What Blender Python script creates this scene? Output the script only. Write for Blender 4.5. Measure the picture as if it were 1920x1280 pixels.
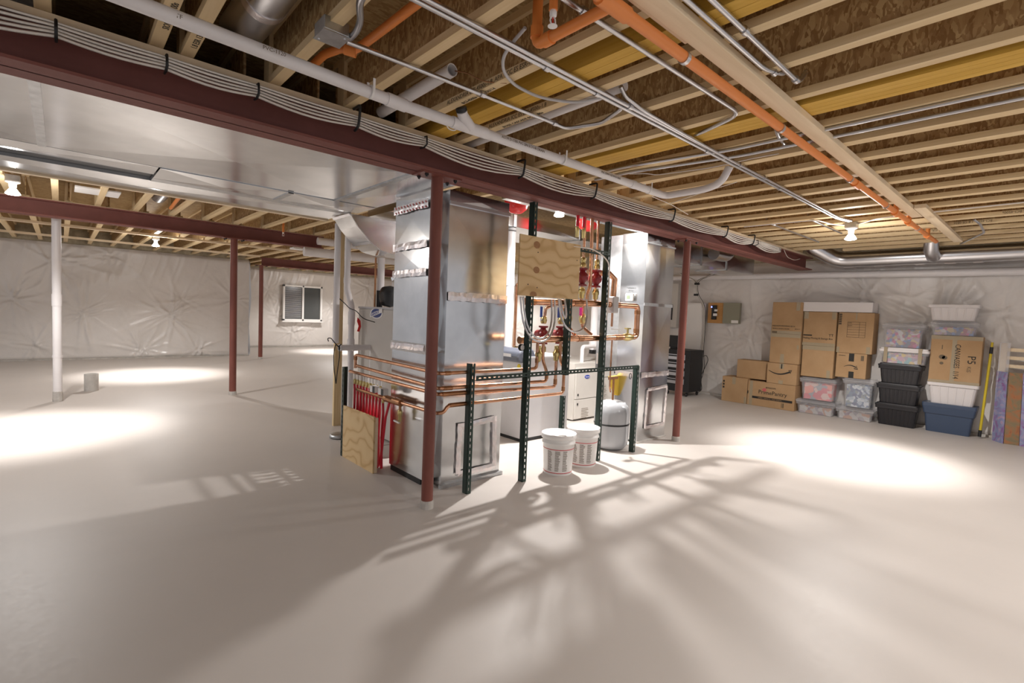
import bpy, bmesh, math, random
import numpy as np
from mathutils import Vector, Matrix
random.seed(7); rng = np.random.default_rng(11)
PI = math.pi
sc = bpy.context.scene
for o in list(bpy.data.objects): bpy.data.objects.remove(o)
col = sc.collection

# ------------------------------------------------------------------ camera
RM = np.array([[0.741911, -0.66922389, 0.04132146],
               [-0.00655554, -0.068865, -0.99760445],
               [0.67046633, 0.73986283, -0.05547883]])   # rows: right, down, forward (world)
FOC, CH = 935.67, 1.45
cam_d = bpy.data.cameras.new('camera'); cam_d.sensor_width = 36; cam_d.lens = FOC / 1920 * 36
cam_d.clip_start = 0.02; cam_d.clip_end = 200
cam = bpy.data.objects.new('camera', cam_d); col.objects.link(cam)
m = Matrix.Identity(4)
for i in range(3):
    m[i][0] = RM[0, i]; m[i][1] = -RM[1, i]; m[i][2] = -RM[2, i]
m[2][3] = CH
cam.matrix_world = m
sc.camera = cam

def ray(px, py): return RM.T @ np.array([(px - 960) / FOC, (py - 640) / FOC, 1.0])
def _hit(px, py, ax, v):
    d = ray(px, py); o = np.array([0, 0, CH]); t = (v - o[ax]) / d[ax]
    return Vector(o + t * d)
def ox(px, py, X): return _hit(px, py, 0, X)     # point of the plane x = X seen at that spot of the photo
def oy(px, py, Y): return _hit(px, py, 1, Y)
def oz(px, py, Z=0.0): return _hit(px, py, 2, Z)

# ------------------------------------------------------------------ world, exposure
w = bpy.data.worlds.new('world'); sc.world = w; w.use_nodes = True
w.node_tree.nodes['Background'].inputs[0].default_value = (0.95, 0.93, 0.96, 1)
w.node_tree.nodes['Background'].inputs[1].default_value = 0.35
vs = sc.view_settings
vs.view_transform = 'Standard'; vs.look = 'None'; vs.gamma = 1; vs.use_curve_mapping = False
vs.exposure = 0.52

# ------------------------------------------------------------------ materials
def mat(name, color, rough=0.5, metal=0.0, spec=0.5, trans=0.0, alpha=1.0, emit=None, estr=1.0):
    M = bpy.data.materials.new(name); M.use_nodes = True
    b = M.node_tree.nodes['Principled BSDF']
    b.inputs['Base Color'].default_value = (*color, 1); b.inputs['Roughness'].default_value = rough
    b.inputs['Metallic'].default_value = metal; b.inputs['Specular IOR Level'].default_value = spec
    b.inputs['Transmission Weight'].default_value = trans; b.inputs['Alpha'].default_value = alpha
    if emit: b.inputs['Emission Color'].default_value = (*emit, 1); b.inputs['Emission Strength'].default_value = estr
    return M
def N(M, t, **kw):
    n = M.node_tree.nodes.new(t)
    for k, v in kw.items(): setattr(n, k, v)
    return n
def L(M, a, b): M.node_tree.links.new(a, b)
def B(M): return M.node_tree.nodes['Principled BSDF']
def coords(M, scale=(1, 1, 1), rot=(0, 0, 0), src='Object'):
    tc = N(M, 'ShaderNodeTexCoord'); mp = N(M, 'ShaderNodeMapping')
    mp.inputs['Scale'].default_value = scale; mp.inputs['Rotation'].default_value = rot
    L(M, tc.outputs[src], mp.inputs['Vector']); return mp.outputs['Vector']
def noise(M, vec, scale, detail=4, rough=0.55, dist=0.0):
    n = N(M, 'ShaderNodeTexNoise'); n.inputs['Scale'].default_value = scale; n.inputs['Detail'].default_value = detail
    n.inputs['Roughness'].default_value = rough; n.inputs['Distortion'].default_value = dist
    L(M, vec, n.inputs['Vector']); return n
def ramp(M, fac, stops):
    r = N(M, 'ShaderNodeValToRGB'); cr = r.color_ramp
    while len(cr.elements) < len(stops): cr.elements.new(0.5)
    for e, (p, c) in zip(cr.elements, stops): e.position = p; e.color = (*c, 1)
    L(M, fac, r.inputs['Fac']); return r.outputs['Color']
def bump(M, h, strength=0.2, dist=0.01):
    b = N(M, 'ShaderNodeBump'); b.inputs['Strength'].default_value = strength; b.inputs['Distance'].default_value = dist
    L(M, h, b.inputs['Height']); L(M, b.outputs['Normal'], B(M).inputs['Normal'])
def wood(name, c1, c2, scale=(1, 1, 1), s=6, rough=0.6, dist=1.5, knots=False):
    M = mat(name, c1, rough, spec=0.25)
    n = noise(M, coords(M, scale), s, 5, 0.6, dist)
    L(M, ramp(M, n.outputs['Fac'], [(0.3, c1), (0.7, c2)]), B(M).inputs['Base Color']); bump(M, n.outputs['Fac'], 0.08, 0.004)
    return M
def mottled(name, c1, c2, s, rough=0.5, metal=0.0, spec=0.5, bs=0.05, scale=(1, 1, 1)):
    M = mat(name, c1, rough, metal, spec)
    n = noise(M, coords(M, scale), s, 6, 0.6)
    L(M, ramp(M, n.outputs['Fac'], [(0.35, c1), (0.65, c2)]), B(M).inputs['Base Color'])
    if bs: bump(M, n.outputs['Fac'], bs, 0.004)
    return M

m_floor = mat('painted_concrete', (0.58, 0.52, 0.47), 0.5, spec=0.35)
_v = coords(m_floor)
_n = noise(m_floor, _v, 0.9, 5, 0.6); _n2 = noise(m_floor, _v, 45, 3, 0.6)
L(m_floor, ramp(m_floor, _n.outputs['Fac'], [(0.3, (0.505, 0.462, 0.428)), (0.7, (0.54, 0.495, 0.46))]), B(m_floor).inputs['Base Color'])
L(m_floor, ramp(m_floor, _n2.outputs['Fac'], [(0.3, (0.44,) * 3), (0.7, (0.48,) * 3)]), B(m_floor).inputs['Roughness'])
m_conc = mottled('bare_concrete', (0.42, 0.39, 0.36), (0.55, 0.52, 0.48), 9, 0.8, bs=0.15)
m_primer = mottled('red_primer_steel', (0.20, 0.075, 0.062), (0.24, 0.09, 0.075), 3, 0.6, spec=0.25)
m_primer_post = mottled('red_post_paint', (0.17, 0.052, 0.038), (0.23, 0.075, 0.055), 6, 0.42, spec=0.4, scale=(1, 1, .3))
m_galv = mottled('galvanised_sheet', (0.60, 0.61, 0.62), (0.74, 0.75, 0.76), 2.2, 0.20, 1.0, bs=0.02)
_t = noise(m_galv, coords(m_galv, (1, 1, 1)), 1.3, 2, 0.5); bump(m_galv, _t.outputs['Fac'], 0.25, 0.02)
m_galv2 = mottled('dull_galvanised', (0.45, 0.46, 0.47), (0.58, 0.59, 0.60), 14, 0.38, 1.0, bs=0.04)
m_foil = mottled('foil_tape', (0.78, 0.76, 0.76), (0.88, 0.80, 0.80), 30, 0.28, 0.9, bs=0.6)
m_redink = mat('red_ink', (0.55, 0.12, 0.12), 0.5)
m_steel = mat('bright_steel', (0.62, 0.62, 0.64), 0.28, 1.0)
m_copper = mottled('copper', (0.50, 0.25, 0.14), (0.70, 0.40, 0.26), 8, 0.27, 1.0, bs=0.0)
m_oldcopper = mottled('tarnished_copper', (0.30, 0.15, 0.08), (0.48, 0.24, 0.12), 12, 0.38, 1.0, bs=0.0)
m_brass = mat('brass', (0.62, 0.50, 0.22), 0.3, 1.0)
m_pvc = mottled('white_pvc', (0.72, 0.69, 0.69), (0.78, 0.75, 0.75), 2, 0.35, spec=0.5, bs=0)
m_white = mat('white_plastic', (0.82, 0.80, 0.78), 0.4)
m_green = mottled('green_angle_steel', (0.013, 0.030, 0.023), (0.022, 0.046, 0.036), 8, 0.42, 0.2, bs=0)
m_black = mat('black_plastic', (0.012, 0.012, 0.013), 0.45)
m_ink = mat('black_ink', (0.02, 0.018, 0.016), 0.7)
m_inkg = mat('faded_ink', (0.14, 0.10, 0.06), 0.7)
m_orange = mat('orange_cpvc', (0.80, 0.26, 0.06), 0.42)
m_red = mat('red_enamel', (0.65, 0.02, 0.02), 0.25)
m_pump = mat('dark_red_cast_iron', (0.22, 0.015, 0.02), 0.28)
m_pex = mat('red_pex', (0.60, 0.015, 0.035), 0.35)
m_blue = mat('blue_handle', (0.02, 0.06, 0.32), 0.4)
m_yellow = mat('yellow_plastic', (0.62, 0.47, 0.02), 0.4)
m_joist = wood('spruce_flange', (0.68, 0.50, 0.27), (0.80, 0.63, 0.39), (9, 0.35, 9), 3, dist=0.4)
m_lumber = wood('spruce_lumber', (0.76, 0.60, 0.40), (0.86, 0.71, 0.51), (0.5, 7, 7), 3, dist=0.6)
m_lvl = wood('yellow_laminated_veneer', (0.58, 0.33, 0.045), (0.72, 0.45, 0.09), (8, 0.4, 22), 2.5, dist=0.3)
m_stud = wood('stud_lumber', (0.62, 0.46, 0.24), (0.76, 0.60, 0.38), (9, 9, 0.5), 3)
def osb(name, a, b, c):
    M = mat(name, a, 0.7, spec=0.2); v = coords(M, (1, 2.6, 1.1), (.35, 0, .2))
    nz = noise(M, v, 5, 3); mx = N(M, 'ShaderNodeMixRGB'); mx.inputs[0].default_value = 0.25
    L(M, v, mx.inputs[1]); L(M, nz.outputs['Color'], mx.inputs[2])
    vo = N(M, 'ShaderNodeTexVoronoi'); vo.inputs['Scale'].default_value = 34; L(M, mx.outputs[0], vo.inputs['Vector'])
    sp = N(M, 'ShaderNodeSeparateColor'); L(M, vo.outputs['Color'], sp.inputs[0])
    L(M, ramp(M, sp.outputs[0], [(0.0, a), (0.5, b), (0.95, c)]), B(M).inputs['Base Color']); bump(M, sp.outputs[1], 0.15, 0.004)
    return M
m_osb = osb('osb_web', (0.30, 0.17, 0.07), (0.44, 0.28, 0.13), (0.60, 0.43, 0.22))
m_sub = osb('osb_subfloor', (0.32, 0.20, 0.08), (0.42, 0.28, 0.13), (0.50, 0.36, 0.18))
def ply(name, rot=(0, 0, 0)):
    M = mat(name, (0.68, 0.47, 0.24), 0.55, spec=0.3); v = coords(M, (1.2, 1.2, 1.2), rot)
    wv = N(M, 'ShaderNodeTexWave', wave_type='BANDS', bands_direction='Z'); wv.inputs['Scale'].default_value = 2.6
    wv.inputs['Distortion'].default_value = 17; wv.inputs['Detail'].default_value = 1.5; wv.inputs['Detail Scale'].default_value = 0.9
    L(M, v, wv.inputs['Vector'])
    L(M, ramp(M, wv.outputs['Fac'], [(0.0, (0.58, 0.38, 0.18)), (0.15, (0.68, 0.48, 0.25)), (0.8, (0.72, 0.53, 0.29))]), B(M).inputs['Base Color'])
    return M
m_ply = ply('plywood')
m_knot = wood('plywood_knot', (0.30, 0.15, 0.07), (0.45, 0.25, 0.12), (20, 20, 20), 3)
m_card = mottled('cardboard', (0.40, 0.25, 0.13), (0.46, 0.30, 0.165), 2.5, 0.75, spec=0.15, bs=0.02)
m_tape = mat('packing_tape', (0.36, 0.29, 0.19), 0.25)
m_barrier = mottled('plastic_vapour_barrier', (0.70, 0.66, 0.625), (0.76, 0.72, 0.69), 1.2, 0.27, spec=0.6, bs=0)
_t = noise(m_barrier, coords(m_barrier), 9, 6, 0.65, 1.0); bump(m_barrier, _t.outputs['Fac'], 0.32, 0.014)
m_blacktote = mat('black_tote_plastic', (0.018, 0.017, 0.02), 0.35)
m_whitetote = mat('white_tote_plastic', (0.70, 0.66, 0.65), 0.4)
m_bluetote = mat('blue_tote_plastic', (0.05, 0.075, 0.13), 0.42)
m_cabinet = mottled('beige_enamel', (0.56, 0.53, 0.49), (0.60, 0.57, 0.53), 1.5, 0.4, bs=0)
m_greycab = mottled('grey_enamel', (0.50, 0.49, 0.50), (0.55, 0.54, 0.55), 1.5, 0.4, bs=0)
m_tank = mat('grey_tank_paint', (0.40, 0.41, 0.43), 0.2, spec=0.6)
m_wire = mottled('white_cable', (0.74, 0.69, 0.63), (0.82, 0.78, 0.73), 3, 0.5, bs=0)
m_glass = mat('window_glass', (0.07, 0.075, 0.075), 0.12, spec=0.6)
def clearplastic():
    M = mat('clear_tote_plastic', (0.75, 0.74, 0.76), 0.18, spec=0.6)
    B(M).inputs['Alpha'].default_value = 0.28
    return M
m_clear = clearplastic()
def jumble(name, cols, s=16):
    M = mat(name, cols[0], 0.45); v = coords(M)
    nz = noise(M, v, 4, 3); mx = N(M, 'ShaderNodeMixRGB'); mx.inputs[0].default_value = 0.12
    L(M, v, mx.inputs[1]); L(M, nz.outputs['Color'], mx.inputs[2])
    vo = N(M, 'ShaderNodeTexVoronoi'); vo.inputs['Scale'].default_value = s; L(M, mx.outputs[0], vo.inputs['Vector'])
    sp = N(M, 'ShaderNodeSeparateColor'); L(M, vo.outputs['Color'], sp.inputs[0])
    r = N(M, 'ShaderNodeValToRGB'); r.color_ramp.interpolation = 'CONSTANT'
    while len(r.color_ramp.elements) < len(cols): r.color_ramp.elements.new(0.5)
    for i, (e, c) in enumerate(zip(r.color_ramp.elements, cols)): e.position = i / len(cols); e.color = (*c, 1)
    L(M, sp.outputs[0], r.inputs['Fac']); L(M, r.outputs['Color'], B(M).inputs['Base Color'])
    return M

# ------------------------------------------------------------------ mesh helpers
WLOC = {}
class MB:
    """collects shapes in world coordinates; build() links them as ONE mesh object"""
    def __init__(s): s.v = []; s.f = []; s.sm = []
    def add(s, vs, fs, smooth=False):
        k = len(s.v); s.v += [tuple(v) for v in vs]; s.f += [tuple(i + k for i in f) for f in fs]; s.sm += [smooth] * len(fs); return s
    def box(s, a, b, R=None, c=None):
        x0, y0, z0 = a; x1, y1, z1 = b
        vs = [Vector(p) for p in ((x0, y0, z0), (x1, y0, z0), (x1, y1, z0), (x0, y1, z0), (x0, y0, z1), (x1, y0, z1), (x1, y1, z1), (x0, y1, z1))]
        if R is not None: c = Vector(c); vs = [c + R @ (v - c) for v in vs]
        return s.add(vs, [(0, 3, 2, 1), (4, 5, 6, 7), (0, 1, 5, 4), (1, 2, 6, 5), (2, 3, 7, 6), (3, 0, 4, 7)])
    def bar(s, p, q, w, h, up=(0, 0, 1)):
        p = Vector(p); q = Vector(q); d = (q - p).normalized(); u = Vector(up)
        if abs(d.dot(u)) > 0.95: u = Vector((0, 1, 0))
        a = d.cross(u).normalized(); b = a.cross(d).normalized(); vs = []
        for c in (p, q):
            for i, j in ((-1, -1), (1, -1), (1, 1), (-1, 1)): vs.append(c + a * (i * w / 2) + b * (j * h / 2))
        return s.add(vs, [(0, 1, 2, 3), (7, 6, 5, 4), (0, 4, 5, 1), (1, 5, 6, 2), (2, 6, 7, 3), (3, 7, 4, 0)])
    def tube(s, pts, r, n=12, caps=True, hollow=False):
        pts = [Vector(p) for p in pts]; k = len(pts); rs = r if isinstance(r, (list, tuple)) else [r] * k
        T = []
        for i in range(k):
            a = pts[max(i - 1, 0)]; b = pts[min(i + 1, k - 1)]; t = (b - a)
            T.append(t.normalized() if t.length > 1e-9 else Vector((0, 0, 1)))
        u = T[0].orthogonal().normalized(); vs = []
        for i in range(k):
            u = (u - T[i] * u.dot(T[i]));  u = u.normalized() if u.length > 1e-6 else T[i].orthogonal().normalized()
            w_ = T[i].cross(u)
            for j in range(n):
                a = 2 * PI * j / n; vs.append(pts[i] + (u * math.cos(a) + w_ * math.sin(a)) * rs[i])
        fs = [(i * n + j, i * n + (j + 1) % n, (i + 1) * n + (j + 1) % n, (i + 1) * n + j) for i in range(k - 1) for j in range(n)]
        s.add(vs, fs, True)
        if caps: s.add(vs[:n], [tuple(range(n - 1, -1, -1))]); s.add(vs[-n:], [tuple(range(n))])
        return s
    def lathe(s, prof, c, axis=(0, 0, 1), n=24, smooth=True, caps=True):
        c = Vector(c); ax = Vector(axis).normalized(); u = ax.orthogonal().normalized(); w_ = ax.cross(u); vs = []
        for r, z in prof:
            for j in range(n):
                a = 2 * PI * j / n; vs.append(c + ax * z + (u * math.cos(a) + w_ * math.sin(a)) * max(r, 1e-4))
        k = len(prof)
        s.add(vs, [(i * n + j, i * n + (j + 1) % n, (i + 1) * n + (j + 1) % n, (i + 1) * n + j) for i in range(k - 1) for j in range(n)], smooth)
        if caps: s.add(vs[:n], [tuple(range(n - 1, -1, -1))]); s.add(vs[-n:], [tuple(range(n))])
        return s
    def prism(s, poly, d):       # planar polygon (3-D points) pushed along d
        n = len(poly); d = Vector(d); vs = [Vector(p) for p in poly] + [Vector(p) + d for p in poly]
        return s.add(vs, [tuple(range(n - 1, -1, -1)), tuple(range(n, 2 * n))] + [(i, (i + 1) % n, n + (i + 1) % n, n + i) for i in range(n)])
    def build(s, name, m_, parent=None, label=None, bevel=0.0):
        me = bpy.data.meshes.new(name)
        if parent is not None: o0 = WLOC[parent.name]
        else:
            P = np.array(s.v); o0 = Vector(((P[:, 0].min() + P[:, 0].max()) / 2, (P[:, 1].min() + P[:, 1].max()) / 2, P[:, 2].min()))
        me.from_pydata([tuple(Vector(v) - o0) for v in s.v], [], s.f)
        bm = bmesh.new(); bm.from_mesh(me); bmesh.ops.recalc_face_normals(bm, faces=bm.faces); bm.to_mesh(me); bm.free()
        me.polygons.foreach_set('use_smooth', s.sm)
        ms = m_ if isinstance(m_, (list, tuple)) else [m_]
        for q in ms: me.materials.append(q)
        ob = bpy.data.objects.new(name, me); col.objects.link(ob)
        if parent is not None: ob.parent = parent
        else: ob.location = o0
        WLOC[ob.name] = o0
        if label: ob['label'] = label
        if bevel:
            md = ob.modifiers.new('bevel', 'BEVEL'); md.width = bevel; md.segments = 2; md.limit_method = 'ANGLE'
        return ob
def fillet(pts, r=0.05, n=5):
    pts = [Vector(p) for p in pts]; out = [pts[0]]
    for i in range(1, len(pts) - 1):
        a, b, c = pts[i - 1], pts[i], pts[i + 1]; u = (a - b); v = (c - b); q = min(r, u.length * .45, v.length * .45)
        p0 = b + u.normalized() * q; p1 = b + v.normalized() * q
        for k in range(n + 1):
            t = k / n; out.append((1 - t) ** 2 * p0 + 2 * t * (1 - t) * b + t * t * p1)
    out.append(pts[-1]); return out
def tag(o, label, cat, group=None, kind=None):
    o['label'] = label; o['category'] = cat
    if group: o['group'] = group
    if kind: o['kind'] = kind
    return o
def thing(name, label, cat, loc, group=None):
    o = bpy.data.objects.new(name, None); col.objects.link(o); o.location = loc; o.empty_display_size = 0.1
    WLOC[o.name] = Vector(loc); return tag(o, label, cat, group)
def struct(o): o['kind'] = 'structure'; return o
def text(body, size, origin, right, up, m_, parent, name='lettering', align='LEFT', ext=0.0006, xs=1.0):
    cu = bpy.data.curves.new(name, 'FONT'); cu.body = body; cu.size = size; cu.extrude = ext; cu.align_x = align; cu.resolution_u = 2
    tmp = bpy.data.objects.new('tmp', cu); col.objects.link(tmp)
    me = bpy.data.meshes.new_from_object(tmp.evaluated_get(bpy.context.evaluated_depsgraph_get()))
    bpy.data.objects.remove(tmp); bpy.data.curves.remove(cu)
    r = Vector(right).normalized(); u = Vector(up).normalized(); u = (u - r * u.dot(r)).normalized(); n = r.cross(u)
    o0 = Vector(origin) - WLOC[parent.name]
    me.transform(Matrix(((r.x * xs, u.x, n.x, o0.x), (r.y * xs, u.y, n.y, o0.y), (r.z * xs, u.z, n.z, o0.z), (0, 0, 0, 1))))
    me.materials.clear(); me.materials.append(m_); me.name = name
    ob = bpy.data.objects.new(name, me); col.objects.link(ob); ob.parent = parent; WLOC[ob.name] = WLOC[parent.name]; return ob
def ordn(i): return ['first', 'second', 'third', 'fourth', 'fifth', 'sixth', 'seventh', 'eighth', 'ninth', 'tenth', 'eleventh', 'twelfth', 'thirteenth', 'fourteenth', 'fifteenth', 'sixteenth', 'seventeenth', 'eighteenth', 'nineteenth', 'twentieth', 'twenty-first', 'twenty-second', 'twenty-third', 'twenty-fourth', 'twenty-fifth', 'twenty-sixth', 'twenty-seventh', 'twenty-eighth'][i]

# ------------------------------------------------------------------ lamps (the room's bare bulbs, plus added fill bulbs behind the camera)
def bulb_light(p, glow, wide, beam, angle=68, blend=0.8):
    out = []
    def add(kind, e, **kw):
        a = bpy.data.lights.new('bulb_' + kind.lower(), 'POINT' if kind == 'GLOW' else 'SPOT'); a.energy = e; a.shadow_soft_size = 0.045; a.color = (1, 0.97, 0.94)
        for k, v in kw.items(): setattr(a, k, v)
        o_ = bpy.data.objects.new(a.name, a); o_.location = p; col.objects.link(o_); out.append(o_)
    add('GLOW', glow)
    add('WIDE', wide, spot_size=math.radians(150), spot_blend=0.45)
    if beam: add('BEAM', beam, spot_size=math.radians(angle), spot_blend=blend)
    return out
m_bulb = mat('lit_bulb', (1, 1, 1), 0.5, emit=(1, 0.97, 0.93), estr=22)
def bulb(p, label, glow, wide, beam, angle=68, top=None, stem=0):
    p = Vector(p); top = top if top else p.z + 0.14
    t = thing('bulb_fixture', label, 'light fixture', (p.x, p.y, top), 'bare bulb fixtures on the joists')
    MB().box((p.x - .055, p.y - .055, top - .02), (p.x + .055, p.y + .055, top + .035)).build('junction_box', m_galv2, t)
    if stem: MB().tube([(p.x, p.y, top + .03), (p.x, p.y, stem)], .012, 8).build('hanger_rod', m_steel, t)
    MB().lathe([(.06, 0), (.06, -.012), (.045, -.02), (.032, -.028), (.03, -.06), (0.02, -.062)], (p.x, p.y, top - .02)).build('lamp_holder', m_white, t)
    z = top - .08
    MB().lathe([(.016, 0), (.024, -.012), (.045, -.045), (.056, -.062), (.058, -.07), (.04, -.078), (0, -.08)], (p.x, p.y, z)).build('bulb', m_bulb, t)
    for o in bulb_light((p.x, p.y, z - .13), glow, wide, beam, angle):
        o.parent = t; o.location = Vector(o.location) - WLOC[t.name]
    return t
bulb(oz(1595, 445, 2.47), 'bare bulb over the right floor beside the twin conduits', 14, 150, 330, top=2.60)
bulb(oz(292, 459, 2.47), 'bare bulb hanging before the left plastic-covered wall, above the short floor stub', 14, 150, 330, top=2.60)
bulb(oz(24, 360, 2.47), 'bare bulb at the far left edge, between the wide duct and the second beam', 14, 150, 330, top=2.60)
bulb(oy(1048, 405, 3.9), 'bare bulb under the ducts above the boiler and pumps', 14, 190, 170, angle=100, top=2.72, stem=2.94)
bulb((6.6, 15.7, 2.5), 'bare bulb near the far window, mostly behind the white standpipes', 14, 130, 300, top=2.60)
bulb((8.22, 10.5, 2.5), 'bare bulb in the hidden part of the room behind the mechanical area', 14, 130, 200, top=2.60)
bulb((1.7, -1.5, 2.5), 'added fill bulb, unseen behind the camera on the left', 8, 135, 0, top=2.60)  # unseen bulb, added as fill light for the foreground
bulb((4.3, -1.7, 2.5), 'added fill bulb, unseen behind the camera on the right', 8, 135, 0, top=2.60)  # also an added, unseen bulb that fills the foreground
#BODY
# ================================================================== THE SETTING
XR, YL, YF, XC = 9.60, 15.07, 17.77, 3.83          # right wall, left wall, far wall, corner of the jog
JB, JH = 2.64, 0.302                                # joist underside and depth
fl = MB().box((-3, -2.5, -.12), (XR + .1, YF, 0)).build('floor', m_floor); struct(fl)
ce = MB().box((-3, -2.5, JB + JH), (XR + .3, YF + .3, JB + JH + .03)).build('ceiling', m_sub); struct(ce)

def barrier(name, o, du, dv, W, H, nrm, pins, res=0.027, amp=0.044):
    nu = int(W / res); nv = int(H / res); u = np.linspace(0, W, nu + 1); v = np.linspace(0, H, nv + 1)
    U, V = np.meshgrid(u, v, indexing='ij'); D = np.zeros_like(U)
    near = np.full_like(U, 9.0)
    for k, (a, b, s) in enumerate(pins):
        dx, dy = U - a, V - b; r = np.hypot(dx, dy) + 1e-6
        for j in range(30):      # radiating pleats
            th = rng.uniform(0, 2 * PI); c_, s_ = math.cos(th), math.sin(th); t_ = dx * c_ + dy * s_; d_ = dx * s_ - dy * c_ + .05 * s * np.sin(2.5 * t_ + j)
            Lr = s * rng.uniform(.18, .62); A_ = amp * rng.uniform(.25, .95) * s
            D += np.where(t_ > 0, A_ * np.exp(-(d_ / (.010 + .045 * np.clip(t_, 0, 2))) ** 2) * np.exp(-(t_ / Lr) ** 1.3) * (t_ / (t_ + .04 + 1e-9)), 0)
        near = np.minimum(near, r / s)
    D += 0.05 * (1 - np.exp(-near / .45))
    for _ in range(12):
        kx, ky = rng.normal(0, 3.2, 2); D += 0.006 * np.sin(kx * U + ky * V + rng.uniform(0, 6.28))
    for _ in range(26):     # loose vertical pleats near the top
        a = rng.uniform(0, W); D += 0.014 * np.exp(-((U - a - .12 * np.sin(3 * V)) / .03) ** 2) * np.clip((V - H * .62) / (H * .38), 0, 1)
    D *= np.clip(np.minimum(V, H - V) / .06, 0.15, 1)
    o, du, dv, nrm = map(lambda q: np.array(q, float), (o, du, dv, nrm))
    P = o + U[..., None] * du + V[..., None] * dv + D[..., None] * nrm
    vs = P.reshape(-1, 3); nn = nv + 1
    I = (np.arange(nu)[:, None] * nn + np.arange(nv)[None]).ravel()
    f = np.stack([I, I + nn, I + nn + 1, I + 1], 1)
    me = bpy.data.meshes.new(name); me.from_pydata(vs.tolist(), [], f.tolist())
    me.polygons.foreach_set('use_smooth', [True] * len(f)); me.materials.append(m_barrier)
    ob = bpy.data.objects.new(name, me); col.objects.link(ob); WLOC[ob.name] = Vector((0, 0, 0)); return struct(ob)
def pins_from(pxs, ax, val, o, iu):
    out = []
    for px, py, s in pxs:
        p = (ox if ax == 0 else oy)(px, py, val); out.append((p[iu] - o[iu], p[2] - o[2], s))
    return out
# left wall (faces the room), from behind the frame to the corner of the jog
o = (-3.0, YL, 0.0)
pn = pins_from([(100, 490, 1.3), (158, 588, 1.2), (320, 592, 1.3), (342, 562, .8), (265, 655, 1.2), (372, 655, 1.2), (65, 650, 1.0), (440, 560, .8), (445, 612, .8), (20, 560, 1), (210, 480, .8)], 1, YL, o, 0) + [(.9, 1.2, 1.2), (1.6, .6, 1)]
barrier('wall_left', o, (1, 0, 0), (0, 0, 1), XC + 3, 2.6, (0, -1, 0), pn)
o = (XC, YL, 0.0)
barrier('wall_left_return', o, (0, 1, 0), (0, 0, 1), YF - YL, 2.6, (1, 0, 0), [(.9, 1.2, 1), (1.9, .7, 1)], .06)
o = (XC, YF, 0.0)
pn = pins_from([(522, 565, .7), (516, 592, .8), (548, 622, 1), (580, 620, .8), (620, 575, .8), (618, 600, .8), (687, 537, 1.2), (560, 640, .7), (500, 545, .7), (690, 610, .8)], 1, YF, o, 0) + [(4.6, 1, 1), (5.4, 1.8, 1)]
barrier('wall_far', o, (1, 0, 0), (0, 0, 1), XR - XC, 2.6, (0, -1, 0), pn, .03)
o = (XR + .09, -2.5, 0.0)
pn = pins_from([(1415, 600, 1.1), (1408, 640, .9), (1375, 640, .8), (1366, 700, .8), (1622, 552, 1.3), (1745, 605, 1.5), (1880, 590, 1.2), (1500, 560, .8), (1330, 550, .7), (1340, 720, .7), (1290, 520, .7), (1460, 545, .7), (1880, 700, 1), (1700, 560, .7)], 0, XR, o, 1) + [(10, 1.2, 1), (11.5, 1.9, 1.2), (13, 1, 1.3), (14.6, 1.6, 1.2), (16.5, .9, 1.2), (18.2, 1.7, 1.2), (1, 1.2, 1.2)]
barrier('wall_right', o, (0, 1, 0), (0, 0, 1), YF + 2.5, 2.58, (-1, 0, 0), pn, amp=.036)
m_rim = mottled('rim_insulation', (0.30, 0.25, 0.17), (0.50, 0.43, 0.30), 6, 0.8, bs=0.3)
for nm, a, b in (('trim_1', (-3, YL + .02, 2.5), (XC, YL + .2, 2.96)), ('trim_2', (XC, YF + .02, 2.5), (XR, YF + .2, 2.96)), ('trim_3', (XR + .12, -2.5, 2.5), (XR + .266, YF, 2.96)), ('trim_4', (XC - .2, YL + .2, 2.5), (XC - .03, YF + .02, 2.96))):
    struct(MB().box(a, b).build(nm, m_rim))
struct(MB().box((-3, YL - .12, 0), (XC, YL - .03, .03)).build('baseboard_left', m_conc))
struct(MB().box((XC, YF - .12, 0), (XR, YF - .03, .03)).build('baseboard_far', m_conc))
struct(MB().box((XR + .0, -2.5, 0), (XR + .06, YF, .035)).build('baseboard_right', m_conc))

# window in the far wall
a, b = oy(530, 533, YF - .12), oy(602, 602, YF - .12); x0, x1, z0, z1 = a.x, b.x, b.z, a.z
wf = MB()
for A_, B_ in (((x0, z0), (x1, z0 + .06)), ((x0, z1 - .06), (x1, z1)), ((x0, z0), (x0 + .06, z1)), ((x1 - .06, z0), (x1, z1)), (((x0 + x1) / 2 - .03, z0), ((x0 + x1) / 2 + .03, z1))):
    wf.box((A_[0], YF - .20, A_[1]), (B_[0], YF - .10, B_[1]))
wf = wf.build('window_1', m_white, bevel=.006); struct(wf)
MB().box((x0 + .05, YF - .13, z0 + .05), (x1 - .05, YF - .12, z1 - .05)).build('window_pane', m_glass, wf)
bl = MB()
for k in range(26):
    z = z0 + .1 + k * (z1 - z0 - .2) / 25; bl.box((x0 + .07, YF - .145, z), ((x0 + x1) / 2 - .04, YF - .135, z + .012))
bl.build('window_blind', m_greycab, wf)
MB().box((x0 - .03, YF - .24, z0 - .05), (x1 + .03, YF - .1, z0)).build('window_sill', m_white, wf, bevel=.01)

# unpainted concrete strip in the mechanical area
c0 = MB()
P = [oz(545, 803), oz(630, 792), oz(690, 800), oz(1000, 905), oz(940, 880), oz(700, 895)]
struct(MB().prism([(2.2, 4.75, 0.0), (4.75, 4.75, 0.0), (4.75, 5.15, 0.0), (2.2, 5.15, 0.0)], (0, 0, .004)).build('trim_5', m_conc))

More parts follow.
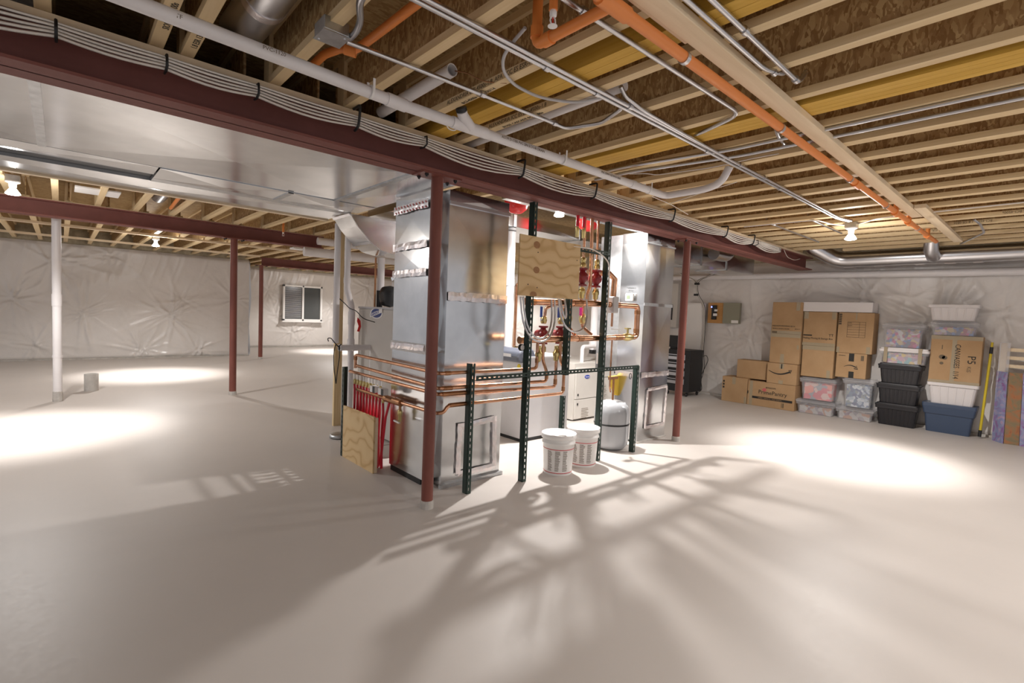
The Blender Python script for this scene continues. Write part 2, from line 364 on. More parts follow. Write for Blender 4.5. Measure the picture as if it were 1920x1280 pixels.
# ================================================================== STEEL
def ibeam(name, label, x0, x1, yc, zb, h=.20, wd=.20, tf=.014, axis='x'):
    q = MB()
    q.box((x0, yc - wd / 2, zb), (x1, yc + wd / 2, zb + tf)); q.box((x0, yc - wd / 2, zb + h - tf), (x1, yc + wd / 2, zb + h)); q.box((x0, yc - .005, zb), (x1, yc + .005, zb + h))
    o = q.build(name, m_primer); tag(o, label, 'steel beam', None); return o
YB1, YB2, YB3, ZB = 3.055, 8.72, 14.02, 2.40
ibeam('steel_beam', 'long red-brown steel beam across the room above the two near red posts', -2.4, XR - .12, YB1, ZB, wd=.22)
ibeam('steel_beam', 'second red-brown steel beam on the left, behind the wide metal duct', -3, 3.36, YB2, 2.43)
ibeam('steel_beam', 'farthest red-brown steel beam, in front of the window wall', 3.86, 9.45, YB3, 2.43)
def plank(name, label, a, b, m_=m_lumber, cat='lumber', group=None):
    return tag(MB().box(a, b).build(name, m_), label, cat, group)
plank('nailing_plate', 'flat wooden plate on top of the long steel beam', (-2.4, YB1 - .09, 2.602), (XR - .12, YB1 + .09, 2.638))
plank('nailing_plate', 'flat wooden plate on top of the second steel beam', (-3, YB2 - .09, 2.632), (3.36, YB2 + .09, 2.639))
def post(label, p, top, r=.043, plate=True):
    p = Vector((p[0], p[1], 0)); t = thing('steel_post', label, 'post', p)
    MB().tube([(p.x, p.y, .0), (p.x, p.y, top - .012)], r, 24).build('shaft', m_primer_post, t)
    q = MB(); q.lathe([(r + .006, 0), (r + .006, .045), (r + .001, .06)], p, n=14, smooth=False); q.build('base_collar', m_conc, t)
    if plate:
        MB().box((p.x - .16, p.y - .075, top - .012), (p.x + .16, p.y + .075, top)).build('cap_plate', m_primer_post, t)
        for dx in (-.12, .12):
            for dy in (-.05, .05):
                MB().lathe([(.014, 0), (.014, -.012), (.008, -.014), (.008, -.022)], (p.x + dx, p.y + dy, top - .012), n=6, smooth=False).build('bolt', m_black, t)
    return t
post('nearest red steel post, in front of the tall metal duct', (1.99, YB1), ZB)
post('red steel post right of the mechanical area, before the storage wall', (5.50, YB1), ZB)
post('red steel post on the left under the second beam', oz(436, 740), 2.43, .05)
post('thin red steel post under the end of the farthest beam', oz(488, 673), 2.43, .05)

# ================================================================== JOISTS
def joist(x, y0, y1, label, wd, blocks=()):      # x = right edge of the lower flange
    q = MB(); q.box((x - wd, y0, JB), (x, y1, JB + .038)); q.box((x - wd, y0, JB + JH - .038), (x, y1, JB + JH))
    t = thing('wooden_i_joist', label, 'joist', (x - wd / 2, (y0 + y1) / 2, JB), None)
    q.build('flange', m_joist, t)
    MB().box((x - wd / 2 - .006, y0, JB + .03), (x - wd / 2 + .006, y1, JB + JH - .03)).build('web', m_osb, t)
    for yb in blocks:
        MB().box((x - wd - .002, yb - .045, JB + .001), (x - wd / 2 - .008, yb + .045, JB + JH - .001)).build('squash_block', m_stud, t)
    return t
front = [-.83, -.42, -.02, .371, .494, .90, 1.317, 1.733, 2.13, 2.515, 2.905, 3.457, 3.847, 4.26, 4.67, 5.07, 5.47] + [5.47 + .405 * k for k in range(1, 10)]
fj = {}
for i, x in enumerate(front):
    wd = .055 if x < 3.2 else .085
    fj[i] = joist(x, -2.4, 3.15 if i != 25 else 2.4, 'wooden I-joist over the open floor, %s from the left, camera side of the long beam' % ordn(i), wd, (3.02,) if x > .4 else ())
back = [-1.22, -.82, -.42, -.01, .40, .80, 1.21, 1.62, 2.03, 2.44, 2.85, 3.26]
for i, x in enumerate(back):
    joist(x, 3.16, YB2 + .05, 'wooden I-joist between the long and second beams, %s from the left' % ordn(i), .06, (YB2 - .06,))
for i, x in enumerate([-1.9 + .405 * k for k in range(14)]):
    joist(x, YB2 + .06, YL + .05 if x < XC else YF, 'wooden I-joist beyond the second beam, %s from the left' % ordn(i), .07)
for i, x in enumerate([3.8 + .405 * k for k in range(12)]):
    joist(x, 9.2, YF, 'wooden I-joist above the far window bay, %s from the left' % ordn(i), .07)
def lvl(x0, x1, y0, y1, label):
    t = thing('laminated_beam', label, 'beam', ((x0 + x1) / 2, (y0 + y1) / 2, JB))
    n = 2 if x1 - x0 < .15 else 4
    for k in range(n):
        a = x0 + (x1 - x0) * k / n; MB().box((a + .001, y0, JB + .002), (a + (x1 - x0) / n - .001, y1, JB + JH - .002)).build('ply_layer', m_lvl, t)
lvl(1.86, 1.985, -2.4, 3.14, 'yellow laminated wood beam with the thin grey conduit looping under it, left of centre')
lvl(2.985, 3.175, -2.4, 3.14, 'yellow laminated wood beam right of centre, running under the flat nailed board')
m_lvlset = None
# stamped lettering on the joists
def stamp(i, body, y, side, size=.03, flip=False):
    x = front[i]; wd = .055 if x < 3.2 else .085
    if side == 'bottom': o_, r_, u_ = (x - (.008 if not flip else wd - .008), y, JB - .0008), (0, -1 if not flip else 1, 0), (-1 if not flip else 1, 0, 0)
    else: o_, r_, u_ = (x - wd - .0008, y, JB + .006 if not flip else JB + .032), (0, -1 if not flip else 1, 0), (0, 0, 1 if not flip else -1)
    text(body, size, o_, r_, u_, m_inkg if side != 'bottom' else m_ink, fj[i], 'stamped_lettering')
stamp(7, 'ALEXANDRIA BCI-4500s-1.8  APA  ICC ES ESR-1336', 2.5, 'side', .034)
stamp(7, 'BCI-4500s-1.8 08/30/14', 2.4, 'bottom', .03)
stamp(8, 'ALEXANDRIA ICC ES BCI-4500s-1.8', 2.6, 'side', .034)
stamp(8, 'BOISE CASCADE BCI-4500s', 2.5, 'bottom', .03)
stamp(3, 'SIONS ASK 4500s', 2.75, 'bottom', .036)
stamp(4, '1.8 ESR 1336 CCMC', 2.85, 'bottom', .036)
for i, b_, y in ((14, '15:29', .15), (16, 'CPMO-0012 08/30/14 15:28', .55), (17, 'CE 0836-CPMO-0012 08/30/14 15:28', .75), (18, '1336-R 0836 08/30/14', .8), (19, 'APA ICC ES ESR-1336-R', .6), (20, 'BOISE CASCADE ALEXANDRIA BCI-4500s', .9), (21, 'BCI-4500s-1.8 CE 0836', 1.6), (22, 'ICC ES ESR-1336', 2.0)):
    stamp(i, b_, y - 1.0, 'side', .033, True)

# flat boards nailed under the joists
q = MB().box((-.2, 1.044, 2.602), (6.50, 1.134, 2.640)); tag(q.build('flat_board', m_lumber, bevel=.003), 'long pale board nailed flat under the right-hand joists beside the orange pipe', 'board')
q = MB().box((6.02, .950, 2.602), (8.55, 1.040, 2.640)); tag(q.build('flat_board', m_lumber, bevel=.003), 'shorter pale board nailed flat beside the far end of the long one', 'board')
q = MB().box((-.4, 1.1355, 2.606), (1.95, 1.150, 2.639)); tag(q.build('flat_board', m_lumber, bevel=.003), 'narrow pale board edge between the long flat board and the orange pipe', 'board')
for (pa, pb, nm) in (((0, 409), (620, 478), 'upper'), ((0, 432), (560, 484), 'lower')):
    A = oz(*pa, 2.62); q = MB().box((-3, A.y - .045, 2.601), (8 if nm == 'upper' else 3.7, A.y + .045, 2.639))
    tag(q.build('strapping_board', m_lumber), '%s of the two long wooden straps nailed under the joists before the left wall' % nm, 'board')
# ================================================================== SHEET METAL
def seam(q, a, b, w=.035, h=.004): q.bar(a, b, w, h)
def duct(name, label, x0, x1, y0, y1, z0, z1, seams=(), cat='duct', cross=None, m_=None, cleatm=None):
    t = thing(name, label, cat, ((x0 + x1) / 2, (y0 + y1) / 2, z0))
    # body with shallow cross-broken panels between the seams
    q = MB(); xs = sorted([x0, x1] + [s for s in seams if x0 < s < x1]); d = .018
    for a, b in zip(xs[:-1], xs[1:]):
        cx, cy, cz = (a + b) / 2, (y0 + y1) / 2, (z0 + z1) / 2
        q.add([(a, y0, z0), (b, y0, z0), (b, y1, z0), (a, y1, z0), (cx, cy, z0 - d)], [(1, 0, 4), (2, 1, 4), (3, 2, 4), (0, 3, 4)])
        q.add([(a, y0, z0), (b, y0, z0), (b, y0, z1), (a, y0, z1), (cx, y0 - .004, cz)], [(0, 1, 4), (1, 2, 4), (2, 3, 4), (3, 0, 4)])
        q.add([(a, y1, z0), (b, y1, z0), (b, y1, z1), (a, y1, z1)], [(1, 0, 3, 2)])
        q.add([(a, y0, z1), (b, y0, z1), (b, y1, z1), (a, y1, z1)], [(0, 1, 2, 3)])
    q.add([(x0, y0, z0), (x0, y1, z0), (x0, y1, z1), (x0, y0, z1)], [(0, 1, 2, 3)]); q.add([(x1, y0, z0), (x1, y1, z0), (x1, y1, z1), (x1, y0, z1)], [(0, 3, 2, 1)])
    q.build('body', m_ or m_galv, t)
    for s_ in seams:
        c = MB().box((s_ - .022, y0 - .008, z0 - .008), (s_ + .022, y1 + .004, z0 - .001)); c.box((s_ - .022, y0 - .008, z0 - .008), (s_ + .022, y0 - .001, z1)); c.build('drive_cleat', cleatm or m_galv2, t)
    return t
duct('trunk_duct', 'wide galvanised trunk duct overhead along the long beam, nearest run', -2.6, 2.30, 3.19, 4.60, 2.43, 2.62, (-1.3, -.085, 1.9))
duct('trunk_duct', 'galvanised duct run beside the wide trunk, left of its open gap', -2.6, .55, 4.61, 4.90, 2.43, 2.62, (-1.0,))
duct('trunk_duct', 'galvanised duct section over the tall air handler, right of the open gap', .56, 2.30, 4.61, 5.03, 2.425, 2.62, (1.5,))
duct('trunk_duct', 'narrow galvanised duct run farthest from the long beam, behind the open gap', -2.6, 2.25, 5.17, 5.68, 2.43, 2.62, (-1.2,))
tag(MB().box((.56, 5.035, 2.425), (2.25, 5.165, 2.62)).build('duct_filler', m_galv2), 'flat metal filler panel closing the gap between two duct runs', 'duct')
tag(MB().box((-2.6, 4.905, 2.455), (.555, 5.165, 2.47)).build('gap_shade_strip', m_black), 'added black strip standing in for shade in the gap between two duct runs', 'shade strip')  # black strip added so the gap reads dark, in place of real shade
tag(MB().box((-3, 5.69, 2.415), (2.26, 5.75, 2.455)).build('duct_batten', m_lumber), 'thin wooden batten along the back edge of the narrow duct', 'board')
# cross seam battens seen on the trunk
# tall front return drop (tower A) with cross-broken face
def tower(name, label, x0, x1, y0, y1, z0, z1, zs, cat='duct', m_=None):
    t = thing(name, label, cat, ((x0 + x1) / 2, (y0 + y1) / 2, z0)); q = MB(); Z = [z0] + list(zs) + [z1]; d = .005
    for a, b in zip(Z[:-1], Z[1:]):
        cz = (a + b) / 2; cx, cy = (x0 + x1) / 2, (y0 + y1) / 2
        q.add([(x0, y0, a), (x1, y0, a), (x1, y0, b), (x0, y0, b), (cx, y0 - d, cz)], [(0, 1, 4), (1, 2, 4), (2, 3, 4), (3, 0, 4)])
        q.add([(x0, y1, a), (x0, y0, a), (x0, y0, b), (x0, y1, b), (x0 - d * .6, cy, cz)], [(0, 1, 4), (1, 2, 4), (2, 3, 4), (3, 0, 4)])
        q.add([(x1, y0, a), (x1, y1, a), (x1, y1, b), (x1, y0, b)], [(0, 1, 2, 3)]); q.add([(x1, y1, a), (x0, y1, a), (x0, y1, b), (x1, y1, b)], [(0, 1, 2, 3)])
    q.add([(x0, y0, z0), (x1, y0, z0), (x1, y1, z0), (x0, y1, z0)], [(3, 2, 1, 0)]); q.add([(x0, y0, z1), (x1, y0, z1), (x1, y1, z1), (x0, y1, z1)], [(0, 1, 2, 3)])
    q.build('body', m_ or m_galv, t)
    return t
def crinkle(pts, w, nrm, t, name='foil_tape', th=.004):   # strip of wrinkled foil tape along a polyline
    q = MB(); n = Vector(nrm)
    for a, b in zip(pts[:-1], pts[1:]):
        a, b = Vector(a), Vector(b); d = b - a; k = max(2, int(d.length / .03)); s_ = n.cross(d.normalized()).normalized() * w / 2; vs = []
        for i in range(k + 1):
            p = a + d * i / k
            for j, f in enumerate((-1, 0, 1)): vs.append(p + s_ * (f + rng.uniform(-.12, .12)) + n * (th * (.4 if f else 1) + rng.uniform(0, .004)))
        q.add(vs, [(i * 3 + j, i * 3 + j + 1, i * 3 + j + 4, i * 3 + j + 3) for i in range(k) for j in range(2)])
    return q.build(name, m_foil, t)
A = tower('duct_drop', 'tall galvanised duct drop behind the nearest red post, with a taped access panel', 2.30, 2.93, 3.34, 3.60, 0.02, 2.415, (.92, 1.57, 2.31))
crinkle([(2.30, 3.325, 1.57), (2.93, 3.325, 1.57)], .07, (0, -1, 0), A)
crinkle([(2.47, 3.325, .49), (2.84, 3.325, .52)], .05, (0, -1, 0), A); crinkle([(2.46, 3.325, .09), (2.87, 3.325, .09)], .05, (0, -1, 0), A)
crinkle([(2.46, 3.325, .09), (2.47, 3.325, .52)], .05, (0, -1, 0), A); crinkle([(2.86, 3.325, .09), (2.84, 3.325, .54)], .05, (0, -1, 0), A)
MB().box((2.28, 3.31, .0), (2.95, 3.34, .03)).build('base_flange', m_galv2, A)
MB().box((2.295, 3.322, 2.30), (2.935, 3.34, 2.325)).build('drive_cleat', m_steel, A)
Bt = tower('air_handler_duct', 'tall foil-taped galvanised duct on the air handler, left of the nearest red post', 2.20, 2.285, 3.46, 4.02, .05, 2.41, (.18, 1.10, 1.16, 1.72, 2.0), m_=m_galv)
for z, ww in ((2.30, .07), (1.98, .06), (1.75, .06), (1.13, .05)):
    crinkle([(2.185, 4.02, z), (2.185, 3.47, z + .01)], ww, (-1, 0, 0), Bt)
for z in (2.28, 2.32):
    ink = MB()
    for k in range(11):
        y = 3.98 - k * .048; ink.box((2.1765, y - .012, z - .006), (2.1775, y + .012, z + .006), Matrix.Rotation(.6, 3, 'X'), (2.177, y, z))
    ink.build('red_print', m_redink, Bt)['kind'] = 'stuff'
MB().box((2.19, 3.45, 1.09), (2.20, 4.03, 1.17)).build('drive_cleat', m_white, Bt)
q = MB().box((2.205, 3.5, 0.0), (2.28, 4.0, .05)); q.build('base_rail', m_black, Bt)
H = MB().box((2.31, 3.62, .05), (3.05, 4.02, 1.12)); tag(H.build('air_handler_cabinet', m_galv2, bevel=.004), 'galvanised air handler cabinet between the two tall ducts, mostly hidden', 'air handler')
# second tower, right
T2 = tower('duct_drop', 'tall galvanised duct drop at the right end of the mechanical area, thermostat on its side', 4.98, 5.58, 3.262, 3.60, 0.02, 2.45, (.80, 1.62, 2.33))
crinkle([(4.98, 3.25, .80), (5.58, 3.25, .80)], .06, (0, -1, 0), T2); crinkle([(4.965, 3.60, .80), (4.965, 3.262, .80)], .06, (-1, 0, 0), T2)
for a, b in (((5.12, .16), (5.14, .62)), ((5.54, .18), (5.56, .64)), ((5.14, .62), (5.56, .64)), ((5.12, .17), (5.54, .17))):
    crinkle([(a[0], 3.25, a[1]), (b[0], 3.25, b[1])], .04, (0, -1, 0), T2)
MB().box((4.975, 3.25, 1.605), (5.585, 3.262, 1.64)).build('drive_cleat', m_galv2, T2); MB().box((4.975, 3.25, 2.32), (5.585, 3.262, 2.335)).build('drive_cleat', m_galv2, T2)
MB().box((4.97, 3.24, 0), (5.59, 3.262, .02)).build('base_flange', m_conc, T2)
th = thing('thermostat', 'small white thermostat on the side of the right duct drop', 'thermostat', (4.965, 3.47, 1.60))
p = ox(1182, 557, 4.965)
MB().box((4.935, p.y - .055, p.z - .045), (4.962, p.y + .055, p.z + .045)).build('case', m_white, th, bevel=.01)
MB().box((4.932, p.y - .015, p.z - .022), (4.9355, p.y + .03, p.z + .022)).build('screen', mat('lcd', (.20, .24, .16), .3), th)
text('Furnace', .03, (4.955, p.y + .05, p.z + .10), (0, -1, 0), (0, 0, 1), m_ink, T2, 'handwriting')
text('fan', .025, (4.955, p.y + .02, p.z + .07), (0, -1, 0), (0, 0, 1), m_ink, T2, 'handwriting')
# dark duct behind the second tower, overhead ducts over mechanical area
duct('overhead_duct', 'galvanised overhead duct above the boiler, behind the bare bulb', 2.6, 6.0, 4.45, 5.4, 2.48, 2.62, (4.0, 5.2))
q = MB().box((5.02, 3.62, .8), (5.25, 3.95, 2.45)); tag(q.build('plenum', m_galv2), 'grey metal plenum behind the right duct drop', 'duct')
duct('overhead_duct', 'galvanised duct running overhead behind the red post toward the right wall', 5.60, 8.6, 3.55, 4.05, 2.26, 2.56, (6.8, 7.6))
duct('trunk_duct', 'galvanised trunk over the mechanical area between the two duct drops', 2.93, 5.60, 3.19, 3.45, 2.465, 2.62, (4.3,))
# rectangular elbow under the wide trunk
E_ = thing('duct_elbow', 'rectangular galvanised elbow dropping from the narrow trunk beside the white standpipes', 'duct', (2.6, 5.1, 2.0))
prof = [(2.235, 2.42), (2.32, 2.30), (2.47, 2.155), (2.58, 2.085), (2.72, 2.06), (3.30, 2.05), (3.30, 2.42)]
MB().prism([(x, 5.06, z) for x, z in prof], (0, .42, 0)).build('body', m_galv, E_)
for (xa, za), (xb, zb) in zip(prof[:3], prof[1:4]): MB().bar((xa, 5.055, za), (xb, 5.055, zb), .006, .022, (0, 1, 0)).build('edge_seam', m_steel, E_)
for x_, z_ in ((2.235, 2.41), (2.47, 2.15)): MB().bar((x_, 5.05, z_), (x_, 5.49, z_), .03, .006, (1, 0, 1)).build('drive_cleat', m_steel, E_)
MB().box((2.78, 5.05, 2.06), (2.84, 5.06, 2.41)).build('standing_seam', m_galv2, E_)
# round ducts
def rduct(label, pts, r, bands=(), m_=None, nm='round_duct', fr=.2):
    P_ = fillet(pts, fr, 3); t = thing(nm, label, 'duct', P_[0])
    MB().tube(P_, r, 28).build('pipe_body', m_ or m_steel, t)
    for (a, b) in bands: MB().tube([a, b], r + .004, 28).build('foil_tape', m_foil, t)
    return t
z0 = 2.52
R1 = rduct('long round metal duct along the top of the right wall, turning up near the beam', [(8.90, 2.86, 2.92), (8.90, 2.82, 2.74), (9.23, 2.52, 2.515), (9.25, -1.5, 2.535)], .115,
      [((9.25, 2.30, 2.517), (9.25, 2.42, 2.517)), ((9.25, 1.90, 2.52), (9.25, 2.02, 2.52)), ((9.25, 1.42, 2.52), (9.25, 1.52, 2.52)), ((9.25, 1.08, 2.52), (9.25, 1.20, 2.52)), ((9.25, .80, 2.522), (9.25, .90, 2.522))], fr=.16)
MB().tube([(9.14, 1.31, 2.50), (8.90, 1.31, 2.56), (8.87, 1.31, 2.86)], [.085, .085, .085], 24).build('takeoff', m_steel, R1)
rduct('round metal duct in the joist bay at the top left, ending above the white pipe', [(.68, -1.0, 2.82), (.68, 2.3, 2.80), (.68, 2.72, 2.80), (.70, 2.98, 2.86)], .095, [((.68, 2.45, 2.80), (.68, 2.50, 2.80))])
rduct('round metal elbow on the side of the dark duct near the right wall', [(6.9, 3.42, 2.42), (7.3, 3.42, 2.42), (7.6, 3.5, 2.56), (7.65, 3.52, 2.7)], .085)
rduct('flexible grey duct between joists before the second beam', [(.9, 6.2, 2.8), (.98, 7.2, 2.84), (1.0, 8.4, 2.85)], .09, m_=m_galv2)
rd = thing('ceiling_register_boot', 'metal register boot between joists above the second beam', 'duct', (.35, 7.0, 2.66))
p = oz(183, 352, 2.70)
MB().lathe([(.22, 0), (.21, .03), (.10, .10), (.10, .2)], (p.x, p.y, 2.66), n=4, smooth=False).build('boot', m_galv, rd)
MB().box((p.x - .2, p.y - .2, 2.645), (p.x + .2, p.y + .2, 2.66)).build('frame', m_white, rd)
# ================================================================== PIPES, CONDUITS AND CABLES OVERHEAD
def pipe(name, label, pts, r, m_, cat='pipe', fr=.05, group=None, n=14, fit=(), fm=None):
    P_ = fillet(pts, fr); t = None
    if fit:
        t = thing(name, label, cat, P_[0], group); MB().tube(P_, r, n).build('pipe_run', m_, t)
        for (a, b, k) in fit: MB().tube([a, b], r * k, n).build('coupling', fm or m_, t)
        return t
    return tag(MB().tube(P_, r, n).build(name, m_), label, cat, group)
ZO = 2.568
o_main = pipe('sprinkler_pipe', 'long orange sprinkler pipe strapped beside the flat nailed board', [(.9, 1.165, ZO), (8.2, 1.165, ZO + .01)], .0235, m_orange, fit=[((1.40, 1.165, ZO), (1.56, 1.165, ZO), 1.28), ((4.55, 1.165, ZO), (4.68, 1.165, ZO), 1.25), ((5.9, 1.165, ZO), (6.02, 1.165, ZO), 1.3), ((6.5, 1.165, ZO), (6.62, 1.165, ZO), 1.3), ((7.55, 1.165, ZO), (7.68, 1.165, ZO), 1.3)])
for x in (5.96, 6.56, 7.62): MB().tube([(x, 1.165, ZO), (x, 1.165, 2.66)], .022, 12).build('riser_tee', m_orange, o_main)
for x in (1.98, 3.05, 4.42, 5.55, 7.0):
    MB().tube([(x - .012, 1.165, ZO), (x + .012, 1.165, ZO)], .027, 16).build('strap', m_steel, o_main); MB().box((x - .012, 1.165, ZO + .02), (x + .012, 1.20, ZO + .036)).build('strap_tab', m_steel, o_main)
e = oz(993, 78, ZO)
yb = (oz(1160, 10, ZO).y + .0)
pipe('sprinkler_pipe', 'orange sprinkler branch at the top centre with an elbow turning up', [(1.475, 1.165, ZO), (1.475, e.y, ZO), (1.475, e.y, 2.9)], .0215, m_orange, fr=.035, fit=[((1.475, e.y, ZO + .03), (1.475, e.y, ZO + .075), 1.25), ((1.475, e.y - .09, ZO), (1.475, e.y - .045, ZO), 1.25)])
def sprinkler(p, label, top, long_=.05):
    x, y, z = p; t = thing('fire_sprinkler', label, 'sprinkler', (x, y, top), 'pendant sprinkler heads')
    MB().tube([(x, y, top), (x, y, z + .055)], .016, 12).build('orange_adapter', m_orange, t)
    MB().lathe([(.011, .055), (.013, .05), (.013, .035), (.008, .03)], (x, y, z)).build('threaded_body', m_white, t)
    q = MB(); q.tube([(x - .011, y, z + .03), (x - .014, y, z + .015), (x - .003, y, z)], .003, 6); q.tube([(x + .011, y, z + .03), (x + .014, y, z + .015), (x + .003, y, z)], .003, 6); q.build('frame_arms', m_white, t)
    MB().lathe([(.004, .004), (.018, .001), (.018, -.001), (.003, -.002)], (x, y, z), n=16, smooth=False).build('deflector', m_white, t)
    MB().tube([(x, y, z + .03), (x, y, z + .004)], .0025, 6).build('glass_bulb', m_red, t)
p = oz(1036, 49, 2.50); sprinkler(p, 'white sprinkler head at the top centre by the orange elbow', 2.62)
for k, (px, py, lab) in enumerate(((531, 448, 'sprinkler head hanging below the duct batten, before the second beam'), (261, 492, 'sprinkler head on a long orange drop before the left wall'), (576, 514, 'sprinkler head above the far window'), (1469, 508, 'sprinkler head near the right wall under the long beam end'))):
    zz = (2.50, 2.42, 2.40, 2.26)[k]; p = oz(px, py - 6, zz) if k < 3 else oy(px, py, 3.5)
    sprinkler((p.x, p.y, zz if k < 3 else p.z), lab, (2.94, 2.94, 2.94, p.z + .09)[k])
a, b = oz(795, 0, 2.74), oz(681, 84, 2.74)
pipe('sprinkler_pipe', 'orange sprinkler pipe high between joists at the top left, with jogged elbows', [(a.x, a.y - .3, 2.74), (b.x, b.y, 2.74), oz(660, 96, 2.70), oz(640, 90, 2.72), oz(608, 102, 2.74), oz(585, 124, 2.76)], .021, m_orange, fr=.03, fit=[(oz(668, 98, 2.70), oz(646, 91, 2.71), 1.3)])
ob = thing('sprinkler_pipe', 'orange sprinkler branch between joists behind the wide duct', 'pipe', oz(335, 350, 2.7))
pA, pB = oz(340, 365, 2.68), oz(320, 390, 2.68)
MB().tube(fillet([(pA.x, pA.y - .6, 2.72), pA, pB], .04), .022).build('pipe_run', m_orange, ob)

rC = .0115
def emt(label, pts, fr=.09, straps=(), r=rC):
    P_ = fillet(pts, fr, 6); t = thing('steel_conduit', label, 'conduit', P_[0]); MB().tube(P_, r, 12).build('tube_run', m_steel, t)
    for s_ in straps:
        s_ = Vector(s_); MB().tube([s_ - Vector((.014, 0, 0)), s_ + Vector((.014, 0, 0))], r * 1.45, 12).build('coupling', m_steel, t)
    return t
e1 = oz(1598, 420, 2.62)
emt('left one of the twin steel conduits crossing the joists to the right bulb', [(.3, 1.735, 2.622), (6.2, 1.735, 2.622), (6.40, 1.66, 2.612)], straps=[(2.1, 1.735, 2.622), (3.3, 1.735, 2.622), (4.6, 1.735, 2.622), (1.72, 1.735, 2.622)])
emt('right one of the twin steel conduits crossing the joists to the right bulb', [(.3, 1.70, 2.622), (6.2, 1.70, 2.622), (6.38, 1.63, 2.612)], straps=[(2.35, 1.70, 2.622), (3.75, 1.70, 2.622), (4.2, 1.70, 2.622)])
emt('third steel conduit from the left, hooking back toward the beam', [(.9, 1.335, 2.622), (2.84, 1.30, 2.622), oz(1312, 250, 2.622), oz(1300, 253, 2.66)], fr=.10, straps=[(1.5, 1.324, 2.622)])
emt('steel conduit just left of the orange pipe with a double kink', [(.9, 1.245, 2.622), (3.10, 1.215, 2.622), oz(1458, 252, 2.622), oz(1470, 270, 2.66), oz(1486, 273, 2.68)], fr=.06, straps=[(2.3, 1.226, 2.622), (2.9, 1.218, 2.622)])
emt('steel conduit right of the flat board, ending in a kink by its middle', [(.8, 1.01, 2.624), (2.42, 1.01, 2.624), (2.58, .985, 2.65), (2.63, .985, 2.70)], fr=.06, straps=[(2.5, 1.0, 2.636)])
emt('rightmost steel conduit at the top, ending above the second gap', [(.8, .945, 2.624), (2.66, .945, 2.624), (2.74, .945, 2.70)], fr=.04, straps=[(2.05, .945, 2.624), (2.62, .945, 2.624)])
emt('thin steel conduit from the metal box, swinging up into the joists at its end', [oz(650, 78, 2.62), oz(780, 128, 2.622), oz(1037, 230, 2.622), oz(1062, 241, 2.622), oz(1127, 231, 2.622), oz(1164, 205, 2.622), oz(1168, 194, 2.66), oz(1170, 182, 2.70)], fr=.05, straps=[oz(905, 177, 2.622), oz(1040, 231, 2.622)])
emt('bent steel conduit dropping beside the twin conduits', [oz(1164, 162, 2.68), oz(1172, 180, 2.65), oz(1205, 206, 2.622), oz(1260, 238, 2.622), oz(1370, 300, 2.622)], fr=.05)
for lab, (p0, p1, p2), z_ in (('upper steel conduit running along a joist past the flat board', ((1180, 311), (1321, 280), (1920, 162)), 2.628), ('lower steel conduit running along a joist past the flat board', ((1180, 323), (1341, 291), (1920, 183)), 2.628)):
    A_ = oz(*p2, z_); B_ = oz(*p0, z_); emt(lab, [(A_.x, -2, z_), A_, (A_.x, 1.6, z_), (B_.x, B_.y, z_), (B_.x, B_.y + .35, z_)], straps=[(A_.x, 0, z_)])
emt('short diagonal steel conduit before the bulb, nearer the beam', [oz(1437, 410, 2.70), oz(1442, 418, 2.66), oz(1450, 421, 2.622), oz(1535, 453, 2.622)], fr=.05)
emt('short diagonal steel conduit close to the right bulb', [oz(1514, 401, 2.70), oz(1518, 409, 2.66), oz(1526, 414, 2.622), oz(1578, 437, 2.622)], fr=.05)
emt('grey conduit bending down onto the round duct on the right', [oz(1826, 411, 2.66), oz(1838, 420, 2.62), oz(1846, 436, 2.60), (9.0, 1.02, 2.64)], fr=.1)
pipe('electrical_cable', 'thin pale cable crossing the joists to the right bulb box', [oz(1395, 425, 2.628), oz(1530, 412, 2.628), oz(1562, 421, 2.628), oz(1592, 422, 2.63)], .007, m_wire, 'cable', .1)
pipe('electrical_cable', 'thin pale cable running right from the bulb box along a joist', [oz(1600, 421, 2.63), oz(1622, 417, 2.628), oz(1645, 409, 2.628), oz(1760, 396, 2.628), (6.2, -2, 2.628)], .007, m_wire, 'cable', .1)
pipe('flexible_cable', 'looped grey flexible cable by the white pipe stub', [oz(985, 52, 2.68), oz(965, 75, 2.66), oz(943, 105, 2.64), oz(943, 133, 2.63), oz(962, 158, 2.625), oz(1010, 183, 2.62), oz(1080, 193, 2.62), oz(1130, 182, 2.64)], .008, m_greycab, 'cable', .1)
pipe('red_wire', 'thin brown wire hanging out of the open white pipe', [oz(853, 133, 2.70), oz(875, 136, 2.68), oz(905, 153, 2.65), oz(950, 156, 2.64)], .003, m_oldcopper, 'cable', .1, n=6)
for lab, P_ in (('thin white wire drooping from the right side of the cable bundle', [oz(1222, 368, 2.62), oz(1258, 383, 2.60), oz(1290, 402, 2.6)]), ('thin white wire strung diagonally below the joists', [oz(1258, 381, 2.62), oz(1310, 363, 2.62), oz(1382, 341, 2.63)]), ('thin white wire looping off the bundle beyond the first post', [oy(1010, 325, 2.88), oy(1030, 340, 2.86), oy(1070, 347, 2.88), oy(1072, 335, 2.9)]), ('thin white wire hanging in a loop below the bundle end', [oy(1470, 468, 2.9), oy(1476, 482, 2.9), oy(1490, 488, 2.9), oy(1500, 485, 2.9)]), ('white wire loop hanging around the white pipe fitting', [oz(838, 225, 2.5), oz(838, 240, 2.47), oz(852, 246, 2.46), oz(862, 236, 2.5), oz(862, 228, 2.53)]), ('thin white wire running along a joist right of the white pipe end', [oz(1180, 326, 2.63), oz(1213, 325, 2.63), oz(1230, 328, 2.63), oz(1330, 315, 2.63), oz(1420, 295, 2.63), oz(1460, 288, 2.63)])):
    pipe('thin_wire', lab, P_, .0035, m_wire, 'cable', .1, n=6)
